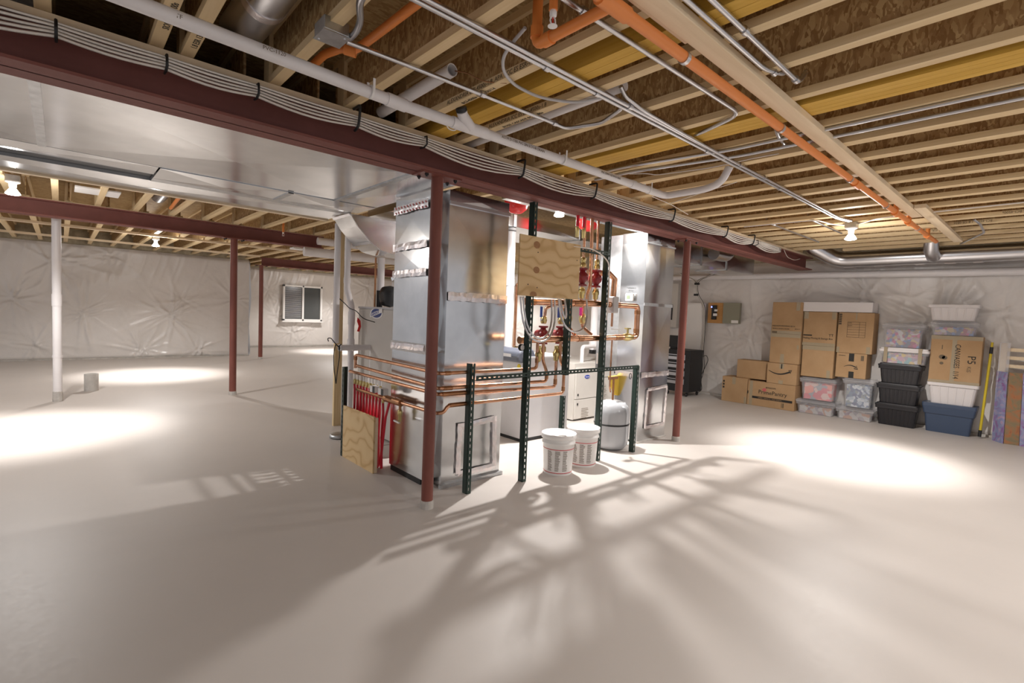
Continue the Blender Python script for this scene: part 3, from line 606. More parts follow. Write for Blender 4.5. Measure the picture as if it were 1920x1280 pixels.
# junction box and flexible conduit
p = oz(622, 72, 2.60)
jb = thing('junction_box', 'square metal junction box under a joist at the top left', 'electrical box', (p.x, p.y, 2.60))
R = Matrix.Rotation(.0, 3, 'Z')
MB().box((p.x - .055, p.y - .055, 2.603), (p.x + .055, p.y + .055, 2.66)).build('case', m_galv2, jb, bevel=.004)
MB().box((p.x - .058, p.y - .058, 2.598), (p.x + .058, p.y + .058, 2.603)).build('cover_plate', m_galv2, jb)
for sx in (-.04, .04): MB().lathe([(.006, 0), (.005, -.003)], (p.x + sx, p.y - sx, 2.598), n=8).build('screw', m_steel, jb)
A_ = [oz(655, 72, 2.62), oz(668, 60, 2.62), oz(676, 40, 2.62), oz(674, 0, 2.60), (.85, 1.2, 2.66)]
fp = fillet(A_, .05, 6); rr = []
Pn = []
for a, b in zip(fp[:-1], fp[1:]):
    k = max(1, int((b - a).length / .004))
    for i in range(k): Pn.append(a + (b - a) * i / k)
tag(MB().tube(Pn, [.0125 + .002 * (i % 2) for i in range(len(Pn))], 12).build('flexible_conduit', m_steel), 'ribbed flexible metal conduit rising from the metal box', 'conduit')
# white PVC drain
def pvc(name, label, pts, r, fr=.05, fit=(), m_=None):
    return pipe(name, label, pts, r, m_ or m_pvc, 'pipe', fr, n=20, fit=fit)
ZP = 2.50; yP = 2.345
w1 = pvc('white_pipe', 'long white plastic drain pipe hung under the joists along the long beam', [(-.6, yP - .06, 2.52), (.2, yP - .05, ZP), (1.3, yP + .02, ZP), (3.42, yP, ZP), (3.80, yP, 2.498), (3.80, 1.98, 2.50), (3.80, 1.86, 2.53), (3.80, 1.80, 2.64)], .0285, .06, fit=[((1.22, yP + .014, ZP), (1.33, yP + .02, ZP), 1.14), ((1.62, yP + .015, ZP), (1.86, yP + .01, ZP), 1.14), ((3.30, yP, ZP), (3.36, yP, ZP), 1.1)])
MB().tube([(1.74, yP, ZP), (1.66, yP - .03, 2.535), (1.645, yP - .04, 2.55)], .03, 18).build('wye_branch', m_pvc, w1)
MB().tube([(1.645, yP - .04, 2.55), (1.635, yP - .045, 2.565)], .031, 18).build('black_cap', m_black, w1)
for x in (1.13, 2.52, 3.55):
    MB().tube([(x - .005, yP, ZP), (x + .005, yP, ZP)], .033, 16).build('hanger_strap', m_white, w1); q = MB(); q.box((x - .006, yP - .034, ZP), (x + .006, yP - .031, ZP + .055)); q.box((x - .006, yP + .031, ZP), (x + .006, yP + .034, ZP + .055)); q.build('hanger_strap', m_white, w1)
for x, s_ in ((.32, 'TF'), (.62, 'PVC-1120'), (1.95, 'ASTM D-1785 PVC 2IN SCH 40 DRAIN'), (2.9, 'PVC DWV ASTM D-2665')):
    text(s_, .022, (x, yP - .0 + (-.04 if x < 1 else 0) - .0295, ZP - .01), (1, 0, 0), (0, -.0, 1), m_inkg, w1, 'printed_lettering')
a = oz(848, 131, 2.70); b = oz(735, 195, 2.70)
q = MB(); q.tube([(a.x, a.y, 2.70), (a.x, 3.0, 2.69)], .033, 22, caps=False); q.tube([(a.x, a.y, 2.70), (a.x, 3.0, 2.69)], .028, 22, caps=False)
q.lathe([(.033, 0), (.028, 0), (.028, .001), (.033, .001)], (a.x, a.y, 2.70), (0, 1, 0), 22, caps=False)
tag(q.build('white_pipe', m_pvc), 'open-ended white pipe stub between joists near the red-printed conduit', 'pipe')
a = oz(1150, 168, 2.68); pvc('white_pipe', 'white pipe tucked between joists, crossing behind the looped conduit', [(2.255, a.y - .05, 2.70), (2.255, 3.1, 2.69)], .031)

# cable bundle along the long beam
hx = [-.75] + [oy(px, py, 2.92).x for px, py in ((105, 48), (310, 110), (480, 158), (667, 215), (793, 250), (975, 308), (1110, 350), (1257, 395), (1357, 424), (1415, 444), (1462, 458))] + [6.9]
hx = sorted(hx)
sags = [rng.uniform(.012, .028) * min(1, (b - a) / .8) for a, b in zip(hx[:-1], hx[1:])]
for k in range(15):
    row, cl = k // 3, k % 3; yb_ = 2.927 - .0135 * cl - (.004 if row % 2 else 0); zb_ = 2.588 - .0135 * row - .004 * cl; pts = []
    for (a, b), sg in zip(zip(hx[:-1], hx[1:]), sags):
        for i in range(7):
            t_ = i / 7; pts.append((a + (b - a) * t_, yb_, zb_ - sg * (.4 + .42 * row) * math.sin(PI * t_)))
    pts.append((hx[-1], yb_, zb_)); pts.append((7.2, yb_, zb_ + .01))
    tag(MB().tube(pts, .0057, 6).build('white_cable', m_wire), 'thin white cable in the bundle draped along the long beam', 'cable', 'white cables bundled along the long beam')
for i, x in enumerate(hx[1:-1]):
    if i in (3, 5, 6, 7, 8, 9):
        P_ = [(x, 3.0 - .05, 2.636), (x, 2.86, 2.636), (x, 2.865, 2.58), (x, 2.88, 2.515), (x, 2.93, 2.505)]
        tag(MB().tube(fillet(P_, .02), .008, 8).build('cable_hook', m_black), 'black hook holding the cable bundle, %s along the beam' % ordn(i), 'hook', 'black cable hooks along the long beam')
    else:
        P_ = [(x, 2.945, 2.585), (x, 2.87, 2.58), (x, 2.865, 2.53), (x, 2.9, 2.515), (x, 2.945, 2.52)]
        tag(MB().tube(P_, .006, 6).build('cable_tie', m_black), 'black tie around the cable bundle, %s fastening along the beam' % ordn(i), 'cable tie', 'black ties on the cable bundle')
# ================================================================== MECHANICAL AREA
def slotted(q, p, ln, axis, a_dir, b_dir, wa=.038, wb=.055, th=.003, pitch=.05, slot=.026, sw=.010):
    """slotted angle: the a flange shows its slots, the b flange is plain"""
    p = Vector(p); ax = Vector(axis).normalized(); d_, o_ = Vector(a_dir), Vector(b_dir)
    def strip(s0, s1, l0, l1):
        q.prism([p + d_ * s0 + ax * l0, p + d_ * s1 + ax * l0, p + d_ * s1 + ax * l1, p + d_ * s0 + ax * l1], o_ * th)
    c = (wa - sw) / 2; strip(0, c, 0, ln); strip(c + sw, wa, 0, ln)
    pos = 0.0
    for i in range(int(ln / pitch) + 1):
        e_ = min(ln, pos + pitch - slot); strip(c, c + sw, pos, e_); pos += pitch
        if pos >= ln: break
    q.prism([p, p + o_ * wb, p + o_ * wb + ax * ln, p + ax * ln], d_ * th)
    return q
def angle(label, p, ln, axis=(0, 0, 1), a=(1, 0, 0), b=(0, 1, 0), wd=.040, wb=.055):
    return tag(slotted(MB(), p, ln, axis, a, b, wd, wb).build('slotted_angle', m_green), label, 'metal post' if axis == (0, 0, 1) else 'metal rail')
angle('short green slotted post right of the nearest red post', (2.385, 3.10, 0), 1.045, wd=.045)
angle('tall green slotted post passing behind the plywood panel to the beam', (2.95, 3.05, 0), 2.395, a=(1, 0, 0), b=(0, 1, 0), wd=.045)
angle('tall green slotted post in front of the grey tank', (4.01, 3.07, 0), 2.395, wd=.045)
angle('short green slotted post at the right end of the rack', (4.60, 3.05, 0), .945, wd=.040)
angle('green slotted upright hanging from the plywood panel to the long rail', (3.47, 3.07, .90), 1.15, wd=.045)
angle('green slotted post at the left of the red tube manifold', (2.02, 4.66, 0), .87, a=(0, -1, 0), b=(1, 0, 0), wd=.045)
angle('green slotted post behind the buckets at the boiler corner', (4.42, 3.93, 0), .50, wd=.04)
angle('long green slotted rail across the rack at hip height', (2.40, 3.045, .915), 2.22, axis=(1, 0, 0), a=(0, 0, 1), b=(0, 1, 0), wd=.040, wb=.03)
angle('short green slotted rail between the plywood panel and the tall post', (3.40, 3.03, 2.05), .60, axis=(1, 0, 0), a=(0, 0, 1), b=(0, 1, 0), wd=.040, wb=.03)
# plywood control panel
pt = thing('control_board', 'square plywood panel with round knots on the green rack', 'panel', (3.12, 3.0, 1.6))
MB().box((2.75, 2.985, 1.603), (3.495, 2.998, 2.095)).build('sheet', m_ply, pt)
for (px, py, a_, b_) in ((1007, 459, .038, .030), (1006, 506, .036, .028), (1000, 552, .04, .026)):
    c = oy(px, py, 2.984); q = MB(); P_ = [(c.x + a_ * math.cos(k * PI / 9), 2.984, max(1.604, c.z + b_ * math.sin(k * PI / 9))) for k in range(18)]; q.prism(P_, (0, .001, 0)); q.build('knot', m_knot, pt)
for (px, py) in ((990, 533), (1007, 539), (1009, 473), (1082, 488)):
    c = oy(px, py, 2.984); MB().lathe([(.006, 0), (.005, .001)], c, (0, -1, 0), 8).build('nail_hole', m_ink, pt)
# copper lines: along the side of the ducts, round the corner, across the front
def cu(label, pts, r=.0145, fr=.04, m_=None, fit=(), nm='copper_pipe'):
    return pipe(nm, label, pts, r, m_ or m_copper, 'pipe', fr, n=14, fit=fit, fm=m_oldcopper)
Y = 3.15; X = 2.125
cu('top copper pipe of the four running round the duct corner', [(X, 4.60, .86), (X, 4.60, .99), (X, Y, .975), (3.165, Y, .968), (3.165, Y, 1.25)], fit=[((X, 4.60, .94), (X, 4.60, .98), 1.25), ((X, Y + .03, .975), (X, Y + .08, .975), 1.2), ((X + .05, Y, .974), (X + .10, Y, .974), 1.2), ((3.165, Y, 1.02), (3.165, Y, 1.06), 1.2)])
cu('second copper pipe from the top running round the duct corner', [(X, 4.56, .885), (X, Y, .86), (3.30, Y, .845), (3.30, Y, .93), (3.24, Y, 1.04), (3.24, Y, 1.2)], fit=[((X + .04, Y, .859), (X + .12, Y, .857), 1.2), ((3.30, Y, .87), (3.30, Y, .91), 1.2)])
cu('third copper pipe from the top, feeding the upper manifold', [(X, 4.72, .815), (X, Y, .815), (3.42, Y, .785), (3.42, Y, 1.13)], fit=[((X + .03, Y, .814), (X + .25, Y, .811), 1.25), ((3.42, Y, .81), (3.42, Y, .86), 1.25)])
cu('lowest copper pipe with a jog at the duct corner', [(X, 4.02, .66), (X, Y + .03, .665), (X + .05, Y, .67), (X + .09, Y, .722), (3.535, Y, .716), (3.535, Y, .95), (3.47, Y, 1.04), (3.47, Y, 1.22)], fit=[((X + .10, Y, .722), (X + .30, Y, .722), 1.2), ((3.535, Y, .74), (3.535, Y, .78), 1.2)])
# drain valve on the lowest pipe
v = thing('drain_valve', 'brass drain valve with a grey lever under the lowest copper pipe', 'valve', (X, 3.72, .52))
MB().tube([(X, 3.72, .65), (X, 3.72, .60)], .012).build('nipple', m_oldcopper, v); MB().lathe([(.012, .10), (.02, .09), (.02, .06), (.014, .05), (.014, .0)], (X, 3.72, .50)).build('body', m_brass, v)
MB().bar((X - .03, 3.76, .505), (X - .03, 3.67, .50), .015, .012).build('lever', m_steel, v)
# headers
hL = cu('lower big copper header across the rack with a brass valve at its right end', [(2.95, Y, 1.225), (4.695, Y, 1.252), (4.69, Y, 1.588), (4.15, Y, 1.585)], .030, .05, fit=[((2.94, Y, 1.225), (3.03, Y, 1.227), 1.1), ((3.70, Y, 1.237), (3.78, Y, 1.238), 1.12), ((4.30, Y, 1.246), (4.42, Y, 1.248), 1.08), ((4.20, Y, 1.585), (4.34, Y, 1.586), 1.1), ((4.69, Y, 1.30), (4.69, Y, 1.34), 1.1), ((4.69, Y, 1.50), (4.69, Y, 1.54), 1.1)])
cu('upper big copper header just below the plywood panel', [(2.99, Y, 1.562), (4.14, Y, 1.588)], .030, fit=[((3.0, Y, 1.562), (3.1, Y, 1.564), 1.12), ((3.62, Y, 1.575), (3.74, Y, 1.578), 1.12)])
v = thing('ball_valve', 'brass ball valve at the right end of the lower copper header', 'valve', (4.52, Y, 1.25))
MB().tube([(4.45, Y, 1.25), (4.47, Y, 1.25), (4.50, Y, 1.25), (4.55, Y, 1.25), (4.58, Y, 1.25), (4.61, Y, 1.25)], [.032, .036, .042, .042, .036, .032], 16).build('body', m_brass, v)
MB().tube([(4.53, Y, 1.28), (4.53, Y, 1.335)], .012).build('stem', m_brass, v); MB().box((4.495, Y - .02, 1.335), (4.56, Y + .02, 1.35)).build('cap', m_brass, v)
MB().bar((4.22, Y, 1.335), (4.40, Y, 1.33), .012, .008).build('lever', m_white, v)
v = thing('pressure_gauge', 'small round pressure gauge at the left end of the lower header', 'gauge', (2.94, Y, 1.16))
MB().lathe([(.030, 0), (.030, .02), (.024, .024)], (2.93, Y - .03, 1.165), (0, -1, 0), 20).build('case', m_black, v); MB().lathe([(.024, 0), (.023, .003)], (2.93, Y - .052, 1.165), (0, -1, 0), 20).build('dial', m_white, v)
MB().tube([(2.93, Y, 1.165), (2.88, Y, 1.168)], .006).build('stem', m_brass, v)
# red circulator pumps
def pump(label, c, dy=0.0, flip=1):
    x, y, z = c; t = thing('circulator_pump', label, 'pump', (x, y, z))
    for s_ in (-1, 1):
        MB().lathe([(.050, 0), (.050, .014), (.03, .02)], (x, y, z + s_ * .085 - (.0 if s_ < 0 else .0)), (0, 0, -s_), 6, False).build('flange', m_pump, t)
    MB().lathe([(.022, -.08), (.028, -.05), (.05, -.03), (.058, 0), (.05, .03), (.028, .05), (.022, .08)], (x, y, z), n=20).build('volute', m_pump, t)
    MB().lathe([(.055, 0), (.055, .03), (.048, .035), (.045, .10), (.035, .11)], (x, y, z), (.3 * flip, 1, 0), 20).build('motor', m_pump, t)
    return t
for k, (px, lab) in enumerate(((1092, 'left'), (1118, 'right'))):
    p = oy(px, 523, Y); pump('dark red circulator pump above the headers, %s one' % lab, (p.x, Y, 1.83))
    MB_ = cu('copper riser with brass fittings through the upper %s pump' % lab, [(p.x, Y, 1.60), (p.x - .01 * k, Y, 2.44)], .013)
    v = thing('brass_fitting', 'brass valve under the upper %s red pump' % lab, 'valve', (p.x, Y, 1.63))
    MB().lathe([(.02, 0), (.026, .01), (.026, .04), (.034, .05), (.034, .08), (.026, .09), (.026, .105)], (p.x, Y, 1.625)).build('body', m_brass, v)
    v = thing('brass_fitting', 'brass valve on top of the upper %s red pump' % lab, 'valve', (p.x, Y, 1.93))
    MB().lathe([(.03, 0), (.03, .03), (.022, .04), (.026, .05), (.026, .08), (.018, .09)], (p.x, Y, 1.93)).build('body', m_brass, v)
p = oy(1106, 440, Y); cu('plain copper riser between the two upper pumps', [(p.x + .03, Y + .02, 1.60), (p.x + .03, Y + .02, 1.68), (p.x + .02, Y - .02, 1.75), (p.x, Y - .02, 2.44)], .017)
for px, lab in ((1083, 'left'), (1095, 'right')):
    p = oy(px, 420, Y); cu('red tube with brass end coming down at the beam, %s one' % lab, [(p.x, Y, 2.30), (p.x, Y, 2.45)], .016, m_=m_pex, nm='red_tube')
    MB_ = tag(MB().lathe([(.016, 0), (.018, .05), (.020, .06), (.017, .09)], (p.x, Y, 2.20)).build('brass_fitting', m_brass), 'brass end fitting on the %s red tube below the beam' % lab, 'fitting')
Yb = 3.26
for k, (px, lab) in enumerate(((1018, 'left'), (1050, 'right'))):
    p = oy(px, 632, Yb); pump('dark red circulator pump behind the lower header, %s one' % lab, (p.x, Yb, 1.265))
    u = oy(px + 3, 600, Yb)
    v = thing('ball_valve', 'brass ball valve with blue lever above the lower %s pump' % lab, 'valve', (p.x, Yb, 1.40))
    MB().lathe([(.022, 0), (.028, .01), (.032, .03), (.028, .06), (.02, .07)], (p.x, Yb, 1.37)).build('body', m_brass, v)
    MB().tube([(p.x, Yb, 1.405), (p.x - .055, Yb - .02, 1.405)], .008).build('stem', m_steel, v)
    MB().box((p.x - .065, Yb - .03, 1.43), (p.x - .048, Yb - .01, 1.53)).build('lever', m_blue, v, bevel=.003)
    cu('copper elbow line from the upper header to the lower %s pump' % lab, [(p.x + .08, Y, 1.565), (p.x + .02, Yb, 1.52), (p.x + .01, Yb, 1.43)], .015, .03)
    v = thing('brass_fitting', 'brass fitting under the lower %s pump' % lab, 'fitting', (p.x, Yb, 1.06))
    MB().lathe([(.018, 0), (.022, .01), (.022, .04), (.033, .05), (.033, .09), (.026, .10)], (p.x, Yb, 1.06)).build('body', m_brass, v)
for px, lab in ((1043, 'left'), (1010, 'far left')):
    p = oy(px, 660, Y)
    v = thing('brass_fitting', 'brass union on the copper drop, %s of the rack' % lab, 'fitting', (p.x, Y, 1.07)); MB().lathe([(.018, 0), (.024, .01), (.024, .04), (.032, .05), (.032, .08), (.022, .09), (.018, .14)], (p.x, Y, 1.03)).build('body', m_brass, v)
for px, lab in ((1066, 'beside the hanging upright'), (1092, 'with a pink-tagged lever')):
    p = oy(px, 600, Yb); v = thing('ball_valve', 'brass valve on a copper drop %s' % lab, 'valve', (p.x, Yb, 1.36))
    MB().lathe([(.022, 0), (.030, .015), (.036, .04), (.036, .06), (.028, .09), (.022, .10)], (p.x, Yb, 1.38)).build('body', m_brass, v)
    MB().box((p.x - .065, Yb - .03, 1.46), (p.x - .048, Yb - .01, 1.54)).build('lever', m_blue if px < 1080 else mat('pink_tag', (.8, .03, .4), .5), v)
    cu('copper drop %s, between the two headers' % lab, [(p.x, Yb, 1.57), (p.x, Yb, 1.35), (p.x + (.05 if px > 1080 else 0), Y + .02, 1.27)], .016, .03)
# flexible conduits looping below the panel
def loop(label, px0, px1, pyb, py0=556, yv=3.02, r=.0075):
    a, b, c = oy(px0, py0, yv), oy(px1, py0, yv), oy((px0 + px1) / 2, pyb, yv - .03)
    pts = []
    for i in range(17):
        t_ = i / 16; s_ = (1 - (2 * t_ - 1) ** 2) ** .75 if 0 < t_ < 1 else 0
        pts.append((a.x + (b.x - a.x) * (.5 - .5 * math.cos(PI * t_)), yv - .05 * s_, a.z + (c.z - a.z) * s_))
    n_ = []
    for p_, q_ in zip(pts[:-1], pts[1:]):
        p_, q_ = Vector(p_), Vector(q_); k = max(1, int((q_ - p_).length / .006))
        n_ += [p_ + (q_ - p_) * i / k for i in range(k)]
    tag(MB().tube(n_, [r + .0013 * (i % 2) for i in range(len(n_))], 8).build('flexible_conduit', m_steel), label, 'conduit')
loop('outer grey flexible conduit looping below the plywood panel on the left', 976, 1040, 640)
loop('inner grey flexible conduit looping below the plywood panel on the left', 981, 1034, 634)
loop('grey flexible conduit looping below the right half of the plywood panel', 1047, 1100, 622)
loop('small grey flexible conduit hanging below the middle of the plywood panel', 1050, 1058, 596)
pipe('white_cable_run', 'grey cable curving from the panel top over to the tall green post', [oy(1075, 462, 2.99), oy(1110, 466, 2.99), oy(1130, 478, 2.99), oy(1143, 494, 3.0), oy(1141, 560, 3.0), oy(1137, 600, 3.0)], .006, m_wire, 'cable', .12)
# air separator box and expansion tank of the loop
p = oy(1149, 571, Y); v = thing('air_separator', 'grey cast air separator between the headers right of the tall post', 'valve', (p.x, Y, 1.5))
MB().box((p.x - .045, Y - .045, 1.50), (p.x + .045, Y + .045, 1.67)).build('body', m_greycab, v, bevel=.012); MB().tube([(p.x + .0, Y, 1.67), (p.x + .01, Y, 1.85), (p.x - .06, Y + .02, 1.90), (p.x - .3, Y + .1, 1.90)], .03, 16).build('elbow_pipe', m_copper, v)
MB().tube([(p.x, Y, 1.50), (p.x, Y, 1.36)], .012).build('drop_pipe', m_copper, v)
cu('thin copper pipe dropping in front of the furnaces to the tank', [(4.30, Y + .03, 1.22), (4.30, Y + .03, .72), (4.36, Y + .06, .66)], .009, .02)
# bladder tanks
p = oy(1146, 800, 3.32); tk = thing('expansion_tank', 'grey pressure tank on the floor behind the tall green post', 'tank', (p.x, 3.32, 0)); cx_ = p.x
MB().lathe([(.10, 0), (.15, .015), (.185, .06), (.192, .12), (.192, .275)], (cx_, 3.32, .0), n=40).build('lower_shell', m_tank, tk)
MB().lathe([(.188, .275), (.196, .278), (.196, .292), (.188, .295)], (cx_, 3.32, 0), n=40).build('weld_band', m_black, tk)
MB().lathe([(.192, .295), (.192, .41), (.18, .47), (.14, .515), (.08, .535), (0, .54)], (cx_, 3.32, 0), n=40).build('upper_shell', m_tank, tk)
MB().lathe([(.02, 0), (.02, .01), (.012, .02)], (cx_ + .09, 3.32 - .1, .50), (.5, -.5, 1), 12).build('air_valve', m_tank, tk)
MB().tube([(cx_, 3.32, .54), (cx_, 3.32, .78)], .012).build('copper_stub', m_oldcopper, tk)
q = MB().box((cx_ - .09, 3.31, .77), (cx_ + .07, 3.33, .80)); q.build('copper_tee', m_oldcopper, tk)
for k, (px, py, r_, lab) in enumerate(((1103, 414, .13, 'round red expansion tank under the beam behind the red tubes'), (968, 401, .13, 'round red expansion tank beside the tall metal duct near the ceiling'))):
    p = oy(px, py, 3.95); p.z += .13 * k; t = thing('red_tank', lab, 'tank', (p.x, p.y, p.z))
    MB().lathe([(0, -.13), (.06, -.12), (.11, -.08), (r_, -.01), (r_, .12), (.1, .18)], (p.x, p.y, p.z), n=30).build('shell', m_red, t); MB().tube([(p.x, p.y, p.z + .15), (p.x, p.y, 2.94)], .01, 8).build('hanger_rod', m_steel, t); MB().lathe([(r_ + .002, 0), (r_ + .005, .005), (r_ + .002, .01)], (p.x, p.y, p.z + .05), n=30).build('seam_band', m_red, t)
# buckets
def bucket(label, px, py, h=.37, r=.150):
    p = oz(px, py); x, y = p.x, p.y; t = thing('plastic_bucket', label, 'bucket', (x, y, 0))
    MB().lathe([(r * .86, 0), (r * .87, .005), (r * .97, h - .09), (r * 1.03, h - .088), (r * 1.03, h - .075), (r * .98, h - .073), (r * 1.0, h - .02)], (x, y, 0), n=36).build('pail', m_white, t)
    MB().lathe([(r * .99, h - .045), (r * 1.08, h - .04), (r * 1.08, h), (r * 1.02, h + .004), (r * .96, h - .008), (0, h - .008)], (x, y, 0), n=36).build('lid', m_white, t)
    MB().lathe([(r * .952, .235), (r * .958, .236), (r * .96, .243), (r * .952, .244)], (x, y, 0), n=36).build('red_stripe', m_redink, t)
    MB().lathe([(r * .882, .02), (r * .888, .021), (r * .888, .027), (r * .882, .028)], (x, y, 0), n=36).build('red_stripe', m_redink, t)
    q = MB()
    d0 = math.atan2(-y, -x)
    for c in range(3):
        for k in range(15):
            a = d0 + (-.72 + c * .52); z = .045 + k * .0125; ra = r * (.872 + .36 * z) + .0012
            w_ = .36 * rng.uniform(.6, 1); P_ = []
            for j in range(4):
                aa = a + w_ * j / 3; P_.append((x + ra * math.cos(aa), y + ra * math.sin(aa), z))
            vs = [(p_[0], p_[1], p_[2] + dz) for dz in (0, .005) for p_ in P_]
            q.add(vs, [(j, j + 1, j + 5, j + 4) for j in range(3)])
    o_ = q.build('printed_label', m_inkg, t); o_['kind'] = 'stuff'
    q = MB(); P_ = [(x + r * 1.08 * math.cos(a), y + r * 1.08 * math.sin(a), h - .05 + .05 * math.sin((a - d0) * 1)) for a in [d0 + .9 + PI * k / 14 for k in range(15)]]
    q.tube(P_, .003, 6).build('wire_handle', m_steel, t); return t
bucket('white bucket with a red-striped label, nearer the tall green post', 1045, 884)
bucket('white bucket with a red-striped label, behind and right of the nearer one', 1091, 869, .37)
# boiler
bo = thing('boiler', 'grey boiler cabinet with a domed dark cover behind the copper pipes', 'boiler', (4.2, 4.25, 0))
MB().box((3.84, 4.03, .04), (4.62, 4.50, .97)).build('cabinet', m_greycab, bo, bevel=.006)
MB().box((3.86, 4.05, 0), (4.60, 4.48, .04)).build('plinth', m_black, bo)
MB().box((3.835, 4.02, .955), (4.625, 4.51, .972)).build('top_panel', m_greycab, bo)
hood = MB(); H_ = [(3.80, 4.03, .90), (3.80, 4.50, .90), (3.74, 4.47, .96), (3.78, 4.40, 1.03), (3.95, 4.34, 1.06), (3.95, 4.10, 1.06), (3.78, 4.08, 1.03), (3.74, 4.04, .96)]
hp = [(3.84, .90), (3.77, .915), (3.75, .96), (3.78, 1.02), (3.86, 1.06), (4.0, 1.06), (4.05, .97), (4.05, .90)]
hood.prism([(x, 4.04, z) for x, z in hp], (0, .45, 0)); hood.build('domed_cover', mat('slate_plastic', (.10, .11, .14), .3), bo, bevel=.02)
MB().box((3.745, 4.14, .965), (3.75, 4.34, 1.0)).build('display', m_steel, bo)
MB().lathe([(.028, 0), (.026, .004)], (3.838, 4.10, .86), (-1, 0, 0), 20).build('yellow_sticker', m_yellow, bo)
# gas furnaces
def oval(q, c, a_, b_, nrm, up=(0, 0, 1), th=.004):
    c = Vector(c); n_ = Vector(nrm); u = Vector(up); r_ = u.cross(n_); q.prism([c + r_ * (a_ * math.cos(k * PI / 12)) + u * (b_ * math.sin(k * PI / 12)) for k in range(24)], n_ * th); return q
m_logo = mat('logo_blue', (.01, .04, .35), .4)
def furnace(label, x0, x1, y, z1, zs, lx, lz):
    t = thing('gas_furnace', label, 'furnace', ((x0 + x1) / 2, y + .35, 0))
    MB().box((x0, y + .02, .02), (x1, y + .70, z1)).build('cabinet', m_cabinet, t)
    MB().box((x0 + .02, y, .03), (x1 - .02, y + .02, zs - .005)).build('lower_door', m_cabinet, t, bevel=.004); MB().box((x0 + .02, y, zs + .005), (x1 - .02, y + .02, z1 - .06)).build('upper_door', m_cabinet, t, bevel=.004)
    oval(MB(), (lx, y - .004, lz), .055, .026, (0, 1, 0)).build('oval_badge', m_logo, t); text('Carrier', .03, (lx - .042, y - .0055, lz - .01), (1, 0, 0), (0, 0, 1), m_white, t, 'badge_lettering')
    for x in (x0 + .06, x1 - .07):
        for z in (zs + .05, zs - .08): MB().box((x, y - .006, z), (x + .02, y, z + .03)).build('latch', m_black, t)
    q = MB()
    for k in range(14): q.box((x0 + .16, y - .0015, zs - .14 - k * .022), (x0 + .16 + rng.uniform(.10, .16), y, zs - .134 - k * .022))
    o_ = q.build('printed_label', m_inkg, t); o_['kind'] = 'stuff'
    return t
a = oy(1077, 745, 4.45); b = oy(1160, 745, 4.45)
f1 = furnace('beige gas furnace with blue oval badge behind the buckets', a.x, a.x + .55, 4.45, oy(1080, 682, 4.45).z, oy(1090, 748, 4.45).z, oy(1101, 706, 4.45).x, oy(1101, 706, 4.45).z)
b = oy(1142, 755, 4.6); furnace('second beige furnace farther right with a low blue badge', a.x + .60, a.x + 1.15, 4.6, .80, .55, b.x, b.z)
f1_top = oy(1080, 682, 4.45).z
p = oy(1113, 640, 4.75)
v = pvc('white_pipe', 'thick white flue pipe rising from the left furnace', [(p.x, 4.75, .93), (p.x, 4.75, 2.44)], .058, fit=[((p.x, 4.75, 1.0), (p.x, 4.75, 1.24), 1.18)])
MB().tube([(p.x, 4.75, .90), (p.x, 4.75, .96)], .062, 20).build('rubber_boot', m_black, v)
p = oy(1131, 640, 4.9); pvc('white_pipe', 'thin white pipe right of the thick flue pipe', [(p.x, 4.9, .93), (p.x, 4.9, 2.44)], .035)
p = oy(1090, 668, 4.7); pvc('white_pipe', 'short white elbow pipe lying on the left furnace top', [(p.x - .08, 4.62, f1_top), (p.x - .08, 4.62, 1.02), (p.x + .28, 4.66, 1.02)], .028)
p = oy(954, 560, 4.7); pvc('white_pipe', 'thick white vertical pipe just right of the tall duct', [(p.x, 4.7, 0), (p.x, 4.7, 2.47)], .058, fit=[((p.x, 4.7, 1.80), (p.x, 4.7, 1.88), 1.08)])
p = oy(966, 600, 4.3); cu('vertical copper pipe left of the plywood panel, bent at its top', [(p.x, 4.3, 1.0), (p.x, 4.3, 1.80), (p.x + .2, 4.3, 1.82)], .018)
q = MB().box((4.55, 5.2, .0), (4.64, 5.24, 2.6)); tag(q.build('stud', m_stud), 'single wooden stud between the white pipe and the plywood panel', 'stud')
cu('thin vertical line beside the paper tag above the left furnace', [(oy(1128, 672, 3.3).x, 3.3, 2.45), (oy(1128, 672, 3.3).x, 3.3, 1.05)], .006, m_=m_pvc, nm='tag_line')
tg = thing('paper_tag', 'white paper tag hanging on the valve pipe over the left furnace', 'tag', oy(1122, 672, 3.4)); p = oy(1122, 672, 3.3)
MB().box((p.x - .033, 3.3, p.z - .055), (p.x + .033, 3.302, p.z + .055)).build('card', m_white, tg); MB().lathe([(.005, 0), (.004, .002)], (p.x, 3.299, p.z + .045), (0, -1, 0), 8).build('eyelet', m_oldcopper, tg)
p = oy(1171, 726, 3.7); q = MB()
P_ = [oy(x, y, 3.55) for x, y in ((1145, 706), (1162, 704), (1163, 742), (1156, 741), (1151, 730))]
q.prism(P_, (0, .04, 0)); tag(q.build('yellow_cloth', mat('yellow_cloth', (.75, .50, .05), .8)), 'yellow cloth pouch hanging by the right duct drop', 'cloth')
ring = MB(); c = oy(1182, 705, 3.03); ring.tube([(c.x + .02 * math.cos(k * PI / 8), 3.03, c.z + .03 * math.sin(k * PI / 8)) for k in range(17)], .004, 6); tag(ring.build('cable_loop', m_black), 'small black cable loop hanging on the right end of the long green rail', 'cable')

